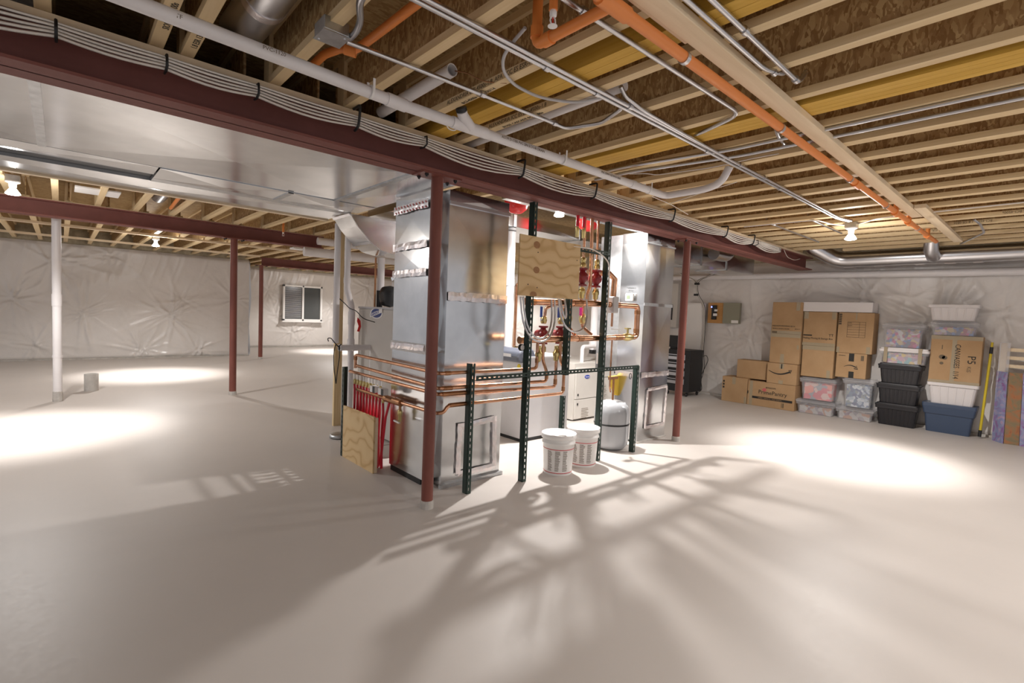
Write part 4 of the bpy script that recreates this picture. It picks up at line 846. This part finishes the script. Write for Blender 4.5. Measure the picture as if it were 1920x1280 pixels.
# ------------------------------------------------------------------ radiant manifold at the left
mb = thing('plywood_board', 'plywood board standing at floor level under the red tubes', 'panel', (2.03, 4.3, 0))
MB().box((2.02, 3.98, .0), (2.036, 4.62, .50)).build('sheet', m_ply, mb); MB().box((2.037, 3.98, 0), (2.062, 3.995, .49)).build('edge_board', m_lumber, mb)
mf = thing('manifold', 'brass and copper manifold with valves above the plywood board', 'manifold', (X, 4.3, .64))
MB().tube([(X, 4.55, .66), (X, 3.98, .66)], .017, 14).build('return_bar', m_oldcopper, mf); MB().tube([(X, 3.98, .66), (X, 3.70, .66)], .03, 14).build('strainer', m_oldcopper, mf)
for y_ in (4.10, 3.94):
    MB().box((X - .07, y_ - .045, .70), (X - .02, y_ + .045, .755)).build('actuator_box', m_white, mf); MB().box((X - .072, y_ - .047, .70), (X - .069, y_ - .01, .755)).build('actuator_face', m_black, mf)
for k in range(9):
    y_ = 4.60 - k * .065
    MB().tube([(X, y_, .80), (X, y_, .755)], .009, 10).build('tail_piece', m_white, mf); MB().lathe([(.012, 0), (.016, .01), (.016, .035), (.010, .05)], (X, y_, .705)).build('brass_valve', m_brass, mf)
    MB().lathe([(.010, 0), (.014, .01), (.014, .03), (.010, .04)], (X + .02, y_ - .02, .60)).build('brass_nut', m_brass, mf)
for k in range(18):
    y_ = 4.61 - (k // 2) * .065 - (k % 2) * .03; z_ = .71 if k % 2 == 0 else .60; xx = X + (.0 if k % 2 == 0 else .02)
    ye = 4.55 - k * .028
    tag(MB().tube([(xx, y_, z_), (xx, y_ - .01, z_ - .08), (X - .03 + .03 * (k % 2) + .02, (y_ + ye) / 2, .3), (X + .0 + .03 * (k % 2), ye, .0)], .0115, 8).build('red_tube', m_pex), 'thin red heating tube running from the manifold down behind the plywood board', 'tube', 'red heating tubes at the manifold')
tag(MB().tube([(X, 3.90, .64), (X - .02, 3.93, .5), (X - .02, 4.0, .1), (X, 4.02, .02)], .0115, 8).build('red_tube', m_pex), 'single red tube standing apart right of the plywood board', 'tube')
# standpipes and stud
YS = 5.86
s_ = oy(634, 700, YS); tag(MB().box((s_.x - .045, YS, 0), (s_.x + .045, YS + .04, 2.41)).build('stud', m_stud), 'wooden stud rising between the two white standpipes', 'stud')
p = oy(631, 560, YS - .12); pvc('white_pipe', 'left white standpipe beside the wooden stud', [(p.x, YS - .12, 1.02), (p.x, YS - .12, 2.41)], .036)
p = oy(651, 520, 5.55); p2 = oy(659, 600, 5.55)
pvc('white_pipe', 'right white standpipe with an offset bend and purple primer rings', [(p.x, 5.55, 2.41), (p.x, 5.55, 1.66), (p2.x, 5.55, 1.45), (p2.x, 5.55, .0)], .034, .04, fit=[((p.x, 5.55, 1.78), (p.x, 5.55, 1.72), 1.15), ((p2.x, 5.55, 1.40), (p2.x, 5.55, 1.25), 1.15), ((p2.x, 5.55, .94), (p2.x, 5.55, 1.08), 1.2)])
p = oy(697, 700, 5.3); a = oy(636, 654, 5.3)
pvc('white_pipe', 'horizontal white pipe crossing to the grey cabinet and turning down', [(a.x, 5.3, 1.0), (p.x, 5.3, 1.0), (p.x, 5.3, .06), (p.x - .15, 5.2, .04)], .031, .05, fit=[((p.x - .24, 5.3, 1.0), (p.x - .18, 5.3, 1.0), 1.15), ((a.x, 5.3, 1.0), (a.x + .02, 5.3, 1.0), 1.25)])
for lab, P_ in (('black cable hooked over the white pipe end, hanging in a long loop', [(616, 640), (614, 634), (620, 633), (634, 650), (640, 645)]), ('black cable loop around the white pipe end', [(630, 719), (626, 690), (626, 660), (629, 645), (636, 650), (637, 665), (632, 700), (630, 719)]), ('black power cable curving from the standpipes to the grey cabinet', [(637, 560), (648, 570), (655, 578), (668, 582), (680, 597), (700, 603), (738, 616)])):
    pipe('black_cable', lab, [oy(x, y, 5.2) for x, y in P_], .005, m_black, 'cable', .06, n=6)
wh = thing('water_heater_cabinet', 'tall pale grey heater cabinet with a round logo behind the left duct', 'water heater', (3.1, 5.0, 0))
XW = 2.62; a = ox(673, 565, XW)
MB().box((XW, 4.25, .02), (XW + .62, a.y, 1.44)).build('cabinet', m_cabinet, wh, bevel=.01); MB().box((XW - .005, 4.24, 1.44), (XW + .63, a.y + .005, 1.462)).build('top_panel', m_greycab, wh)
c = ox(706, 587, XW - .001); oval(MB(), c, .15, .062, (-1, 0, 0), th=.002).build('round_logo', m_white, wh); oval(MB(), (XW - .003, c.y, c.z), .12, .050, (-1, 0, 0), th=.002).build('logo_disc', mat('logo_navy', (.02, .05, .22), .4), wh)
MB().box((XW - .008, c.y - .15, c.z - .02), (XW - .005, c.y + .15, c.z + .022), Matrix.Rotation(-.22, 3, 'X'), (XW, c.y, c.z)).build('logo_band', m_white, wh)
text('GIANT', .045, (XW - .010, c.y + .12, c.z - .038), (0, -1, .22), (0, .22, 1), m_logo, wh, 'logo_lettering', xs=1.5)
q = MB(); bx = XW + .22; by = ox(727, 552, bx).y; q.lathe([(.05, -.10), (.11, -.08), (.125, 0), (.11, .08), (.05, .10)], (bx, by - .05, 1.59), (-1, 0, 0), 24); q.build('blower', m_black, wh)
bx2 = XW + .2; by2 = ox(712, 540, bx2).y; MB().tube([(bx2, by2, 1.46), (bx2, by2, 1.66)], .035, 16).build('rubber_boot', m_black, wh); MB().tube([(bx2 + .01, by2, 1.66), (bx2 + .01, by2, 2.045)], .042, 18).build('vent_pipe', m_pvc, wh)
MB().tube([(bx2 - .06, by2, 1.46), (bx2 - .06, by2, 2.045)], .011, 10).build('copper_line', m_oldcopper, wh)
for z in (.62,): pass
tag(MB().lathe([(.08, 0), (.105, .01), (.105, .03), (.09, .045), (0, .05)], oz(636, 820), n=24).build('drain_pan', m_galv2), 'round grey pan on the floor left of the green manifold post', 'pan')
# white ducts seen behind the standpipes
pA = oz(597, 465, 2.34)
pvc('white_pipe', 'large white pipe crossing below the second beam end, behind the standpipes', [(pA.x, 8.45, 2.33), (pA.x + 3.0, 8.2, 2.33)], .075)
pvc('white_pipe', 'large white pipe crossing above the other, at the second beam end', [(pA.x + .2, 8.4, 2.52), (pA.x + 3.0, 8.2, 2.52)], .06)
# floor items and white post at the left
wp = pvc('white_pipe', 'white standpipe column on the left with a coupling at mid height', [(*oz(108.5, 752)[:2], .0), (*oz(108.5, 752)[:2], 2.64)], .05, fit=[((*oz(108.5, 752)[:2], .60), (*oz(108.5, 752)[:2], .63), 1.1), ((*oz(108.5, 752)[:2], 1.30), (*oz(108.5, 752)[:2], 1.46), 1.12)])
c = oz(108.5, 752); MB().lathe([(.055, 0), (.06, .03), (.055, .13), (.05, .14)], (c.x, c.y, 0), n=12, smooth=False).build('concrete_base', m_conc, wp)
c = oz(171.5, 732); q = MB(); q.lathe([(.088, 0), (.088, .26), (.080, .262), (.080, .02), (0, .02)], (c.x, c.y, 0), n=28); tag(q.build('pipe_stub', m_conc), 'short cut-off pipe stub standing on the floor near the left bulb', 'pipe stub')

q = MB(); P_ = [oy(x, y, 5.45) for x, y in ((671, 595), (676, 601), (677, 612), (674, 622), (670, 621), (673, 611), (670, 602))]
q.prism(P_, (0, .01, 0)); tag(q.build('red_label', m_red), 'small red curved label on the right white standpipe', 'label')
c = oz(583, 479, 2.62); tag(MB().lathe([(.075, 0), (.08, -.01), (.07, -.035), (.03, -.045), (0, -.045)], (c.x, c.y, 2.639)).build('smoke_detector', m_white), 'round white detector under the joists left of the standpipes', 'smoke detector')
c = oz(558, 466, 2.62); tag(MB().box((c.x - .12, c.y - .12, 2.60), (c.x + .12, c.y + .12, 2.639)).build('vent_cover', m_white, bevel=.006), 'white square vent cover under the joists by the second beam', 'vent')
# ================================================================== STORAGE ALONG THE RIGHT WALL
# faces look toward -x; "left" in the photo is larger y
def carton(label, X0, y0, y1, z0, z1, dep=.30, tapes=(), vt=True, group=None):
    t = thing('cardboard_box', label, 'box', (X0 + dep / 2, (y0 + y1) / 2, z0), group)
    MB().box((X0, y0 + .002, z0), (X0 + dep, y1 - .002, z1 - .002)).build('carton', m_card, t, bevel=.006)
    yc = (y0 + y1) / 2; x = X0 - .0012
    for k_, (a, b, c, d) in enumerate(tapes): MB().box((x - .0005 * k_, min(a, b), min(c, d)), (X0 + .001, max(a, b), max(c, d))).build('tape', m_tape, t)
    q = MB().box((X0 - .0008, y0 + .01, (z1 - .0035)), (X0 + dep, y1 - .01, z1 - .0005)); q.build('top_flap', m_card, t)
    return t
def wr(t, s, size, X0, y, z, m_=None, rot=0, nm='printed_lettering', xs=1.0):
    r_, u_ = ((0, -1, 0), (0, 0, 1)) if rot == 0 else ((0, 0, -1), (0, -1, 0)) if rot == 90 else ((0, 0, 1), (0, 1, 0))
    return text(s, size, (X0 - .0025, y, z), r_, u_, m_ or m_ink, t, nm, xs=xs)
def rect(t, X0, y0, y1, z0, z1, m_=None, nm='printed_mark'): return MB().box((X0 - .0022, min(y0, y1), min(z0, z1)), (X0 - .0004, max(y0, y1), max(z0, z1))).build(nm, m_ or m_ink, t)
def smile(t, X0, y, z, w_, m_=None, sgn=1, h=.05, r=.006):      # curved arrow under-line
    q = MB(); P_ = []; n_ = 14; x = X0 - .0022
    top, bot = [], []
    for i in range(n_ + 1):
        s_ = i / n_; yy = y - s_ * w_; zz = z - sgn * h * math.sin(PI * s_) * (1 - .15 * s_); th_ = r * (.5 + 1.1 * s_) if i else .001
        top.append((x, yy, zz + th_)); bot.append((x, yy, zz - th_))
    vs = top + bot; k = n_ + 1; q.add(vs, [(i, i + 1, k + i + 1, k + i) for i in range(n_)])
    q.prism([(x, y - w_ + .035, z + sgn * .012), (x, y - w_ - .01, z + sgn * .02), (x, y - w_ + .005, z - sgn * .035), (x, y - w_ - .002, z - sgn * .03), (x, y - w_ - .022, z + sgn * .032), (x, y - w_ + .03, z + sgn * .026)], (.001, 0, 0))
    return q.build('curved_arrow', m_ or m_ink, t)
XA = 9.16
c = carton('plain cardboard box at the left end of the bottom row', XA, 3.755, 4.22, 0, .46, .34, [(3.97, 4.03, .33, .46), (3.76, 3.80, 0, .12)])
for k in range(3): rect(c, XA, 4.17, 4.20, .35 - .055 * k, .385 - .055 * k)
c = carton('wide grocery delivery box with a dark printed band, bottom row', XA, 2.965, 3.75, 0, .435, .34, [(3.66, 3.71, 0, .435)])
wr(c, 'amazon', .055, XA, 3.44, .33); wr(c, 'PrimePantry', .095, XA, 3.56, .225); rect(c, XA, 3.0, 3.66, .13, .17); wr(c, 'OPEN. UNPACK. AND ENJOY.', .03, XA, 3.56, .139, m_card)
oval(MB(), (XA - .002, 3.46, .30), .035, .03, (1, 0, 0)).build('red_berry', m_redink, c); rect(c, XA, 3.73, 3.745, .20, .25)
rect(c, XA, 3.13, 3.15, .03, .11, m_inkg); rect(c, XA, 3.16, 3.17, .03, .11, m_inkg)
c = carton('plain low cardboard box behind the arrow-printed one, second row', XA + .08, 3.44, 4.0, .46, .79, .26)
c = carton('cardboard box with a large curved arrow, second row', XA, 2.96, 3.44, .437, .79, .34, [(3.17, 3.24, .70, .79), (3.17, 3.24, .437, .50)])
smile(c, XA, 3.42, .66, .36, h=.06, r=.010); MB().box((XA - .002, 3.195, .70), (XA, 3.215, .78)).build('dark_tape_mark', m_ink, c)
c = carton('tall moving box, lower one of the left stack', XA + .03, 2.95, 3.43, .792, 1.30, .33, [(2.95, 3.43, 1.24, 1.30), (3.19, 3.25, .80, .95), (2.97, 3.0, 1.05, 1.12)])
c = carton('tall moving box, top of the left stack', XA + .03, 2.95, 3.43, 1.302, 1.84, .33, [(2.95, 3.43, 1.302, 1.35), (2.99, 3.05, 1.70, 1.84)])
wr(c, 'MEDIUM MOVING BOX', .035, XA + .03, 3.41, 1.42); wr(c, '18 IN x 18 IN x 24 IN', .03, XA + .03, 3.41, 1.375); rect(c, XA + .03, 3.33, 3.41, 1.305, 1.34, m_inkg); wr(c, 'BOX-3', .025, XA + .03, 3.05, 1.38)
XB = 9.24
c = carton('tall mailing box, lower one of the second stack', XB, 2.46, 2.93, .615, 1.13, .30, [(2.46, 2.93, 1.06, 1.13), (2.50, 2.55, .615, .74)])
c = carton('tall mailing box, upper one of the second stack, under the white slab', XB, 2.46, 2.94, 1.132, 1.69, .30, [(2.46, 2.94, 1.132, 1.18), (2.87, 2.94, 1.57, 1.69), (2.47, 2.53, 1.57, 1.69)])
wr(c, 'Mailing, Moving & Storage Box', .045, XB, 2.93, 1.24, xs=.78); rect(c, XB, 2.80, 2.93, 1.29, 1.31, m_ink); wr(c, 'TT', .06, XB, 2.56, 1.29)
c = carton('square box with a printed address panel, top of the third stack', XB + .02, 1.965, 2.445, 1.05, 1.69, .29, [(2.19, 2.21, 1.58, 1.69), (2.40, 2.44, 1.05, 1.14), (1.99, 2.04, 1.05, 1.16)])
XX = XB + .02
for z_ in (1.54, 1.50, 1.46, 1.42, 1.38, 1.34, 1.30): rect(c, XX, 2.07, 2.31, z_, z_ + .003, m_ink)
for y_ in (2.07, 2.15, 2.31): rect(c, XX, y_, y_ + .003, 1.30, 1.543, m_ink)
wr(c, 'NAME', .018, XX, 2.305, 1.52); wr(c, 'ROOM', .018, XX, 2.305, 1.48)
for k in range(6): rect(c, XX, 2.395, 2.435, 1.50 + k * .03, 1.518 + k * .03)
c = carton('box with an upside-down curved arrow and black tape, in the third stack', XB + .02, 2.02, 2.435, .658, 1.048, .29)
smile(c, XX, 2.32, .83, .17, sgn=-1, h=.03, r=.006); rect(c, XX, 2.19, 2.26, .92, 1.045); rect(c, XX, 2.18, 2.25, .66, .76); rect(c, XX, 2.06, 2.10, .94, 1.02, m_inkg); wr(c, 'amazon', .03, XX, 2.40, 1.0)
q = MB().box((XB - .02, 1.99, 1.695), (XB + .30, 2.97, 1.85)); tag(q.build('foam_slab', m_whitetote, bevel=.006), 'long white foam block lying across the second and third stacks', 'foam block')

def tote(name, label, X0, y0, y1, z0, z1, dep, m_body, m_lid=None, taper=.035, ribs=0, rim=.05, step=False, cat='storage tote', group=None, lidh=.035):
    t = thing(name, label, cat, (X0 + dep / 2, (y0 + y1) / 2, z0), group); zb = z1 - (lidh if m_lid else 0)
    def ring(x0, x1, a, b, z, r=.03, n_=4):
        out = []
        for (cx_, cy_, s0) in ((x1 - r, b - r, 0), (x0 + r, b - r, 1), (x0 + r, a + r, 2), (x1 - r, a + r, 3)):
            for k in range(n_ + 1):
                g = (s0 + k / n_) * PI / 2; out.append((cx_ + r * math.cos(g), cy_ + r * math.sin(g), z))
        return out
    def loft(q, rings, cap0=True, cap1=True):
        n_ = len(rings[0]); vs = [p_ for r_ in rings for p_ in r_]
        fs = [(i * n_ + j, i * n_ + (j + 1) % n_, (i + 1) * n_ + (j + 1) % n_, (i + 1) * n_ + j) for i in range(len(rings) - 1) for j in range(n_)]
        if cap0: fs.append(tuple(range(n_ - 1, -1, -1)))
        if cap1: fs.append(tuple((len(rings) - 1) * n_ + j for j in range(n_)))
        q.add(vs, fs)
    tp = taper; q = MB(); zr = zb - rim
    def rg(f, z, e=0): i = tp * (1 - f); return ring(X0 + i - e, X0 + dep - i + e, y0 + i + .012 - e, y1 - i - .012 + e, z)
    R_ = [rg(0, z0), rg((zr - z0) / (zb - z0), zr)]
    if step: zm = z0 + (zr - z0) * .72; R_ = [rg(0, z0), rg(.6, zm), rg(.6, zm, .012), rg(1, zr, .012)]
    R_ += [rg(1, zr + .001, .014), rg(1, zb, .016)]
    loft(q, R_)
    for k in range(ribs):
        y_ = y0 + .05 + (y1 - y0 - .1) * k / max(1, ribs - 1); f0 = .0
        yb_ = (y0 + y1) / 2 + (y_ - (y0 + y1) / 2) * ((y1 - y0) / 2 - tp) / ((y1 - y0) / 2)
        xb = X0 + tp; xt = X0 + tp * .15; w2 = .008
        q.prism([(xb - .006, yb_ - w2, z0 + .01), (xt - .006, y_ - w2, zr), (xt - .006, y_ + w2, zr), (xb - .006, yb_ + w2, z0 + .01)], (.008, 0, 0))
    q.build('tub', m_body, t, bevel=.003)
    if m_lid:
        q = MB(); loft(q, [rg(1, zb - .012, .020), rg(1, zb + lidh * .5, .022), rg(1, zb + lidh * .5, .004), rg(1, z1, .0)]); q.build('lid', m_lid, t, bevel=.003)
    return t
def stuffed(label_t, label_c, X0, y0, y1, z0, z1, dep, m_c, m_lid=None, name='clear_tote', fill=.9, **kw):
    t = tote(name, label_t, X0, y0, y1, z0, z1, dep, m_clear, m_lid or m_clear, **kw)
    q = MB(); g = 14; tp = kw.get('taper', .035) + .012; zt = z0 + .008 + (z1 - z0 - .05) * fill
    q.box((X0 + tp, y0 + tp + .02, z0 + .006), (X0 + dep - tp, y1 - tp - .02, zt - .02))
    for k in range(26):
        c_ = (X0 + rng.uniform(tp + .02, dep - tp - .02), rng.uniform(y0 + tp + .05, y1 - tp - .05), zt - .03); r_ = rng.uniform(.025, .045)
        q.lathe([(0, -r_), (r_ * .7, -r_ * .6), (r_, 0), (r_ * .7, r_ * .45), (0, r_ * .6)], c_, n=8)
    o_ = q.build('tote_contents', m_c); tag(o_, label_c, 'contents', kind='stuff'); return t
pink = jumble('pink_orange_boxes', [(.75, .16, .16), (.78, .30, .24), (.60, .14, .18), (.70, .50, .46), (.30, .32, .36)], 14)
brt = jumble('bright_craft_mix', [(.50, .10, .24), (.38, .28, .36), (.50, .38, .20), (.10, .12, .20), (.52, .50, .52), (.30, .08, .13), (.12, .20, .42), (.28, .22, .16)], 26)
blu = jumble('blue_wrap_mix', [(.10, .16, .26), (.35, .42, .50), (.55, .58, .62), (.07, .10, .20), (.20, .24, .24)], 30)
pas = jumble('pastel_mix', [(.55, .52, .56), (.50, .28, .36), (.18, .38, .42), (.62, .45, .15), (.30, .26, .34), (.55, .40, .34)], 26)
gry = jumble('muted_mix', [(.46, .43, .42), (.30, .28, .30), (.44, .24, .16), (.25, .17, .22), (.55, .52, .50)], 22)
stuffed('clear tote of pink and red packets under the mailing boxes', 'pink and red packets inside the clear tote', 9.22, 2.40, 2.925, .235, .60, .34, pink, taper=.03)
stuffed('low clear tote on the floor below the pink-filled one', 'pale papers inside the low clear tote on the floor', 9.19, 2.385, 2.955, 0, .232, .38, gry, taper=.02, fill=.75)
stuffed('clear tote wrapped in film with bluish contents, third stack', 'bluish wrapped things inside the film-wrapped tote', 9.26, 1.905, 2.315, .20, .655, .30, blu, taper=.02)
stuffed('low clear tote with mottled brown contents, bottom of the third stack', 'mottled brown things inside the low clear tote', 9.24, 1.88, 2.38, 0, .197, .34, gry, taper=.015)
XC4 = 9.30
for k, (z0, z1, lab) in enumerate(((0, .335, 'bottom'), (.337, .64, 'middle'), (.642, .94, 'upper'))):
    tote('black_tote', 'black ribbed storage tote, %s of the three' % lab, XC4, 1.355, 1.875, z0, z1, .26, m_blacktote, m_blacktote, .03, 9, group='black storage totes')
t = stuffed('shallow clear tote with white lid held by brown tape', 'pastel craft pieces inside the taped shallow tote', XC4 - .02, 1.29, 1.875, .942, 1.18, .28, pas, m_whitetote, taper=.03, lidh=.05)
for y_ in (1.36, 1.77): MB().box((XC4 - .045, y_, .96), (XC4 - .03, y_ + .045, 1.185)).build('brown_tape', m_tape, t)
stuffed('deep clear tote full of bright craft things atop the black totes', 'bright craft things inside the deep clear tote', XC4, 1.36, 1.87, 1.182, 1.545, .26, brt, taper=.025)
X5 = 9.335
tote('blue_tote', 'large dark blue tote on the floor, without a lid', X5, .735, 1.325, 0, .42, .25, m_bluetote, None, .045, 0, .05, True)
tote('white_tote', 'white ribbed tote standing on the blue one', X5 + .01, .735, 1.29, .40, .72, .24, m_whitetote, None, .04, 6, .045)
c = carton('cardboard box marked P5, turned on its side between white totes', X5 + .01, .735, 1.285, .722, 1.395, .23, [(1.0, 1.05, .722, 1.395), (.735, 1.285, 1.34, 1.395), (.735, 1.285, .722, .76)])
wr(c, 'P5', .12, X5 + .01, .875, 1.13, rot=90); wr(c, 'KIS', .06, X5 + .01, .875, .98, m_inkg, 90); wr(c, 'CANVASSES  1/14', .085, X5 + .01, 1.015, 1.28, rot=90, xs=.75)
for (y_, z_, a_) in ((1.15, 1.09, .035), (1.12, 1.08, .03), (1.15, 1.0, .022)): oval(MB(), (X5 + .008, y_, z_), a_, a_ * .9, (1, 0, 0)).build('printed_mark', m_inkg, c)
rect(c, X5 + .01, 1.15, 1.16, 1.20, 1.26, m_inkg)
stuffed('clear tote with purple and blue contents on the P5 box', 'purple and blue things inside the tote on the P5 box', X5 + .01, .80, 1.30, 1.397, 1.605, .22, brt, taper=.012, fill=.8)
tote('white_tote', 'white ribbed tote on the very top of the right stack', X5, .80, 1.35, 1.607, 1.835, .24, m_whitetote, None, .035, 6, .045)
# pole
pl = thing('yellow_pole', 'yellow extension pole leaning on the plastic wall', 'pole', (9.45, .69, 0))
A_, B_ = Vector((9.42, .69, .02)), Vector((9.50, .655, 1.33))
MB().tube([A_, A_ + (B_ - A_) * .07], .019, 12).build('black_foot', m_black, pl); MB().tube([A_ + (B_ - A_) * .07, A_ + (B_ - A_) * .88], .0155, 12).build('shaft', m_yellow, pl); MB().tube([A_ + (B_ - A_) * .88, A_ + (B_ - A_) * .95], .019, 12).build('locking_collar', m_black, pl); MB().tube([A_ + (B_ - A_) * .95, B_], .014, 12).build('tip', m_yellow, pl)
# wrapped slatted bed piece and painted canvases
sl = thing('slatted_frame', 'pale wooden slatted frame in bubble wrap at the right edge', 'wooden frame', (9.50, .40, 0))
MB().box((9.46, .50, .0), (9.52, .565, 1.33)).build('side_rail', m_lumber, sl, bevel=.01); MB().box((9.46, -.2, .0), (9.52, -.14, 1.33)).build('side_rail', m_lumber, sl, bevel=.01)
for z_ in (1.22, 1.11, 1.0, .8, .6): MB().box((9.475, -.15, z_), (9.505, .51, z_ + .045)).build('slat', m_lumber, sl)
bw = MB().box((9.452, .47, .5), (9.458, .575, 1.335)); bw.build('bubble_wrap', m_clear, sl)
def paint(name, cols):
    M = mat(name, cols[0], .5); v = coords(M, (1, 1, 1)); n_ = noise(M, v, 5.5, 3, .5, 2.0)
    L(M, ramp(M, n_.outputs['Fac'], [(.25 + .5 * i / (len(cols) - 1), c_) for i, c_ in enumerate(cols)]), B(M).inputs['Base Color']); return M
mv = paint('violet_paint', [(.08, .04, .14), (.26, .13, .30), (.22, .26, .42), (.42, .30, .42), (.34, .08, .18)]); mo = paint('brown_paint', [(.16, .12, .06), (.22, .17, .09), (.38, .14, .05), (.12, .05, .03)])
def canvas(label, pts, m_, th=(.03, 0, 0)):
    t = thing('painted_canvas', label, 'painting', pts[0]); MB().prism(pts, th).build('canvas', m_, t)
    return t
a, b, c_, d_ = oz(1863, 824), oz(1884.5, 835), None, None
canvas('narrow violet abstract canvas leaning at the right edge', [(9.40, .545, 0), (9.26, .445, 0), (9.36, .47, .945), (9.46, .565, .945)], mv, (.02, .02, 0))
canvas('brown abstract canvas between two violet ones at the right edge', [(9.27, .44, 0), (9.30, .30, 0), (9.38, .33, .945), (9.36, .455, .945)], mo, (.03, 0, 0))
canvas('second violet abstract canvas, cut by the right frame edge', [(9.29, .295, 0), (9.22, .05, 0), (9.32, .08, .945), (9.37, .325, .945)], mv, (.03, 0, 0))

# ------------------------------------------------------------------ things on the right wall
pvc('wall_pipe', 'long cream pipe running along the right wall under the round duct', [(9.50, -2.2, 2.275), (9.50, 6.5, 2.345)], .055, fit=[((9.50, 2.0, 2.31), (9.50, 2.02, 2.31), 1.1), ((9.50, 4.30, 2.328), (9.50, 4.32, 2.328), 1.1), ((9.50, 3.45, 2.32), (9.50, 3.47, 2.32), 1.1)])
cb = thing('wall_cabinet', 'tall narrow white metal cabinet on the wall beside the cable drop', 'cabinet', (9.5, 5.0, .79))
MB().box((9.50, 4.84, .79), (9.59, 5.215, 1.82)).build('case', m_white, cb, bevel=.004); MB().box((9.494, 4.86, .81), (9.50, 5.195, 1.80)).build('door', m_white, cb, bevel=.003)
bp_ = thing('plywood_backboard', 'small orange plywood backboard on the wall with a lit black modem', 'panel', (9.56, 4.62, 1.43))
MB().box((9.55, 4.46, 1.43), (9.575, 4.775, 1.83)).build('sheet', wood('orange_ply', (.50, .25, .08), (.58, .32, .12), (6, 6, 6), 2), bp_)
md_ = thing('modem', 'black modem with a blue light on the small backboard', 'modem', (9.54, 4.62, 1.52))
MB().box((9.50, 4.59, 1.50), (9.548, 4.68, 1.78)).build('case', m_black, md_, bevel=.006); MB().box((9.495, 4.56, 1.66), (9.50, 4.62, 1.70)).build('label_plate', m_white, md_); MB().box((9.495, 4.56, 1.57), (9.50, 4.64, 1.62)).build('label_plate', m_white, md_)
MB().lathe([(.014, 0), (.012, .004)], (9.498, 4.68, 1.745), (-1, 0, 0), 12).build('status_light', mat('blue_led', (.05, .05, .6), .4, emit=(.1, .15, 1), estr=6), md_)
gb = thing('grey_box', 'olive-grey metal box on the wall right of the orange backboard', 'electrical box', (9.55, 4.3, 1.43))
MB().box((9.51, 4.135, 1.435), (9.59, 4.455, 1.83)).build('case', mat('olive_enamel', (.27, .26, .19), .45), gb, bevel=.004); MB().box((9.507, 4.15, 1.445), (9.51, 4.28, 1.50)).build('label_plate', m_white, gb)
ep = thing('breaker_box', 'grey electrical panel with a black breaker strip behind the right post', 'electrical panel', (9.5, 5.6, 1.3))
MB().box((9.50, 5.42, 1.30), (9.60, 5.80, 2.22)).build('case', m_cabinet, ep, bevel=.004); MB().box((9.493, 5.52, 1.46), (9.50, 5.72, 1.78)).build('breaker_strip', m_black, ep)
for k in range(6): MB().box((9.489, 5.55, 1.49 + k * .045), (9.493, 5.60, 1.52 + k * .045)).build('breaker', m_white, ep)
MB().tube([(9.55, 5.6, 1.30), (9.55, 5.6, 1.0)], .012, 8).build('conduit_stub', m_steel, ep)
cw = oy
for k in range(8):
    o1 = .012 * (k - 3.5)
    pts = [(9.46, 5.02 + (.35 if k % 2 else -.45) + o1, 2.42), (9.44, 5.0 + o1 * .5, 2.26), (9.46, 4.985 + o1 * .4, 2.0), (9.47, 4.83 + o1 * .6, 1.78), (9.48, 4.80 + o1 * .5, 1.3), (9.47, 4.80 + o1 * .5, .9), (9.48, 4.78 + o1, .5), (9.46, 4.85 + o1, .2), (9.40, 5.0 + o1 * 1.5, .03), (9.33, 5.1, .02)]
    tag(MB().tube(fillet(pts, .12, 4), .006, 6).build('wall_cable', m_wire if k % 3 else m_black), 'thin cable in the bundle dropping down the right wall by the white cabinet', 'cable', 'cables dropping down the right wall')
for z_ in (2.2, 1.98): tag(MB().box((9.42, 4.95, z_ - .02), (9.48, 5.03, z_ + .02)).build('cable_clamp', m_black), 'black clamp on the wall cable bundle, %s one' % ('upper' if z_ > 2.1 else 'lower'), 'clamp')
rk = thing('tool_cart', 'black cabinet on casters with pale drawer fronts behind the right post', 'cabinet', (9.0, 4.9, 0))
MB().box((8.82, 4.70, .09), (9.32, 5.22, .895)).build('case', m_black, rk, bevel=.006)
for k in range(4): 
    MB().box((8.808, 4.80, .70 - k * .155), (8.82, 5.20, .78 - k * .155 + .02)).build('drawer_front', m_steel, rk); MB().box((8.80, 4.82, .76 - k * .155), (8.812, 5.18, .785 - k * .155)).build('drawer_handle', m_black, rk)
for dx in (8.87, 9.27):
    for dy in (4.76, 5.16): MB().lathe([(.035, -.012), (.04, 0), (.035, .012)], (dx, dy, .042), (0, 1, 0), 14).build('caster', m_black, rk)
mn = thing('black_monitor', 'small black monitor on top of the black cabinet', 'monitor', (8.95, 5.1, .9)); MB().box((8.92, 4.98, .93), (8.96, 5.25, 1.16)).build('screen', m_black, mn, bevel=.005); MB().box((8.90, 5.05, .897), (9.02, 5.18, .93)).build('stand', m_black, mn)
pipe('black_cable', 'black cable hanging beside the white wall cabinet to the floor', [(9.35, 4.75, .75), (9.45, 4.70, .80), (9.46, 4.66, .70), (9.42, 4.78, .35), (9.40, 4.72, .1), (9.42, 4.85, .01)], .006, m_black, 'cable', .06, n=6)
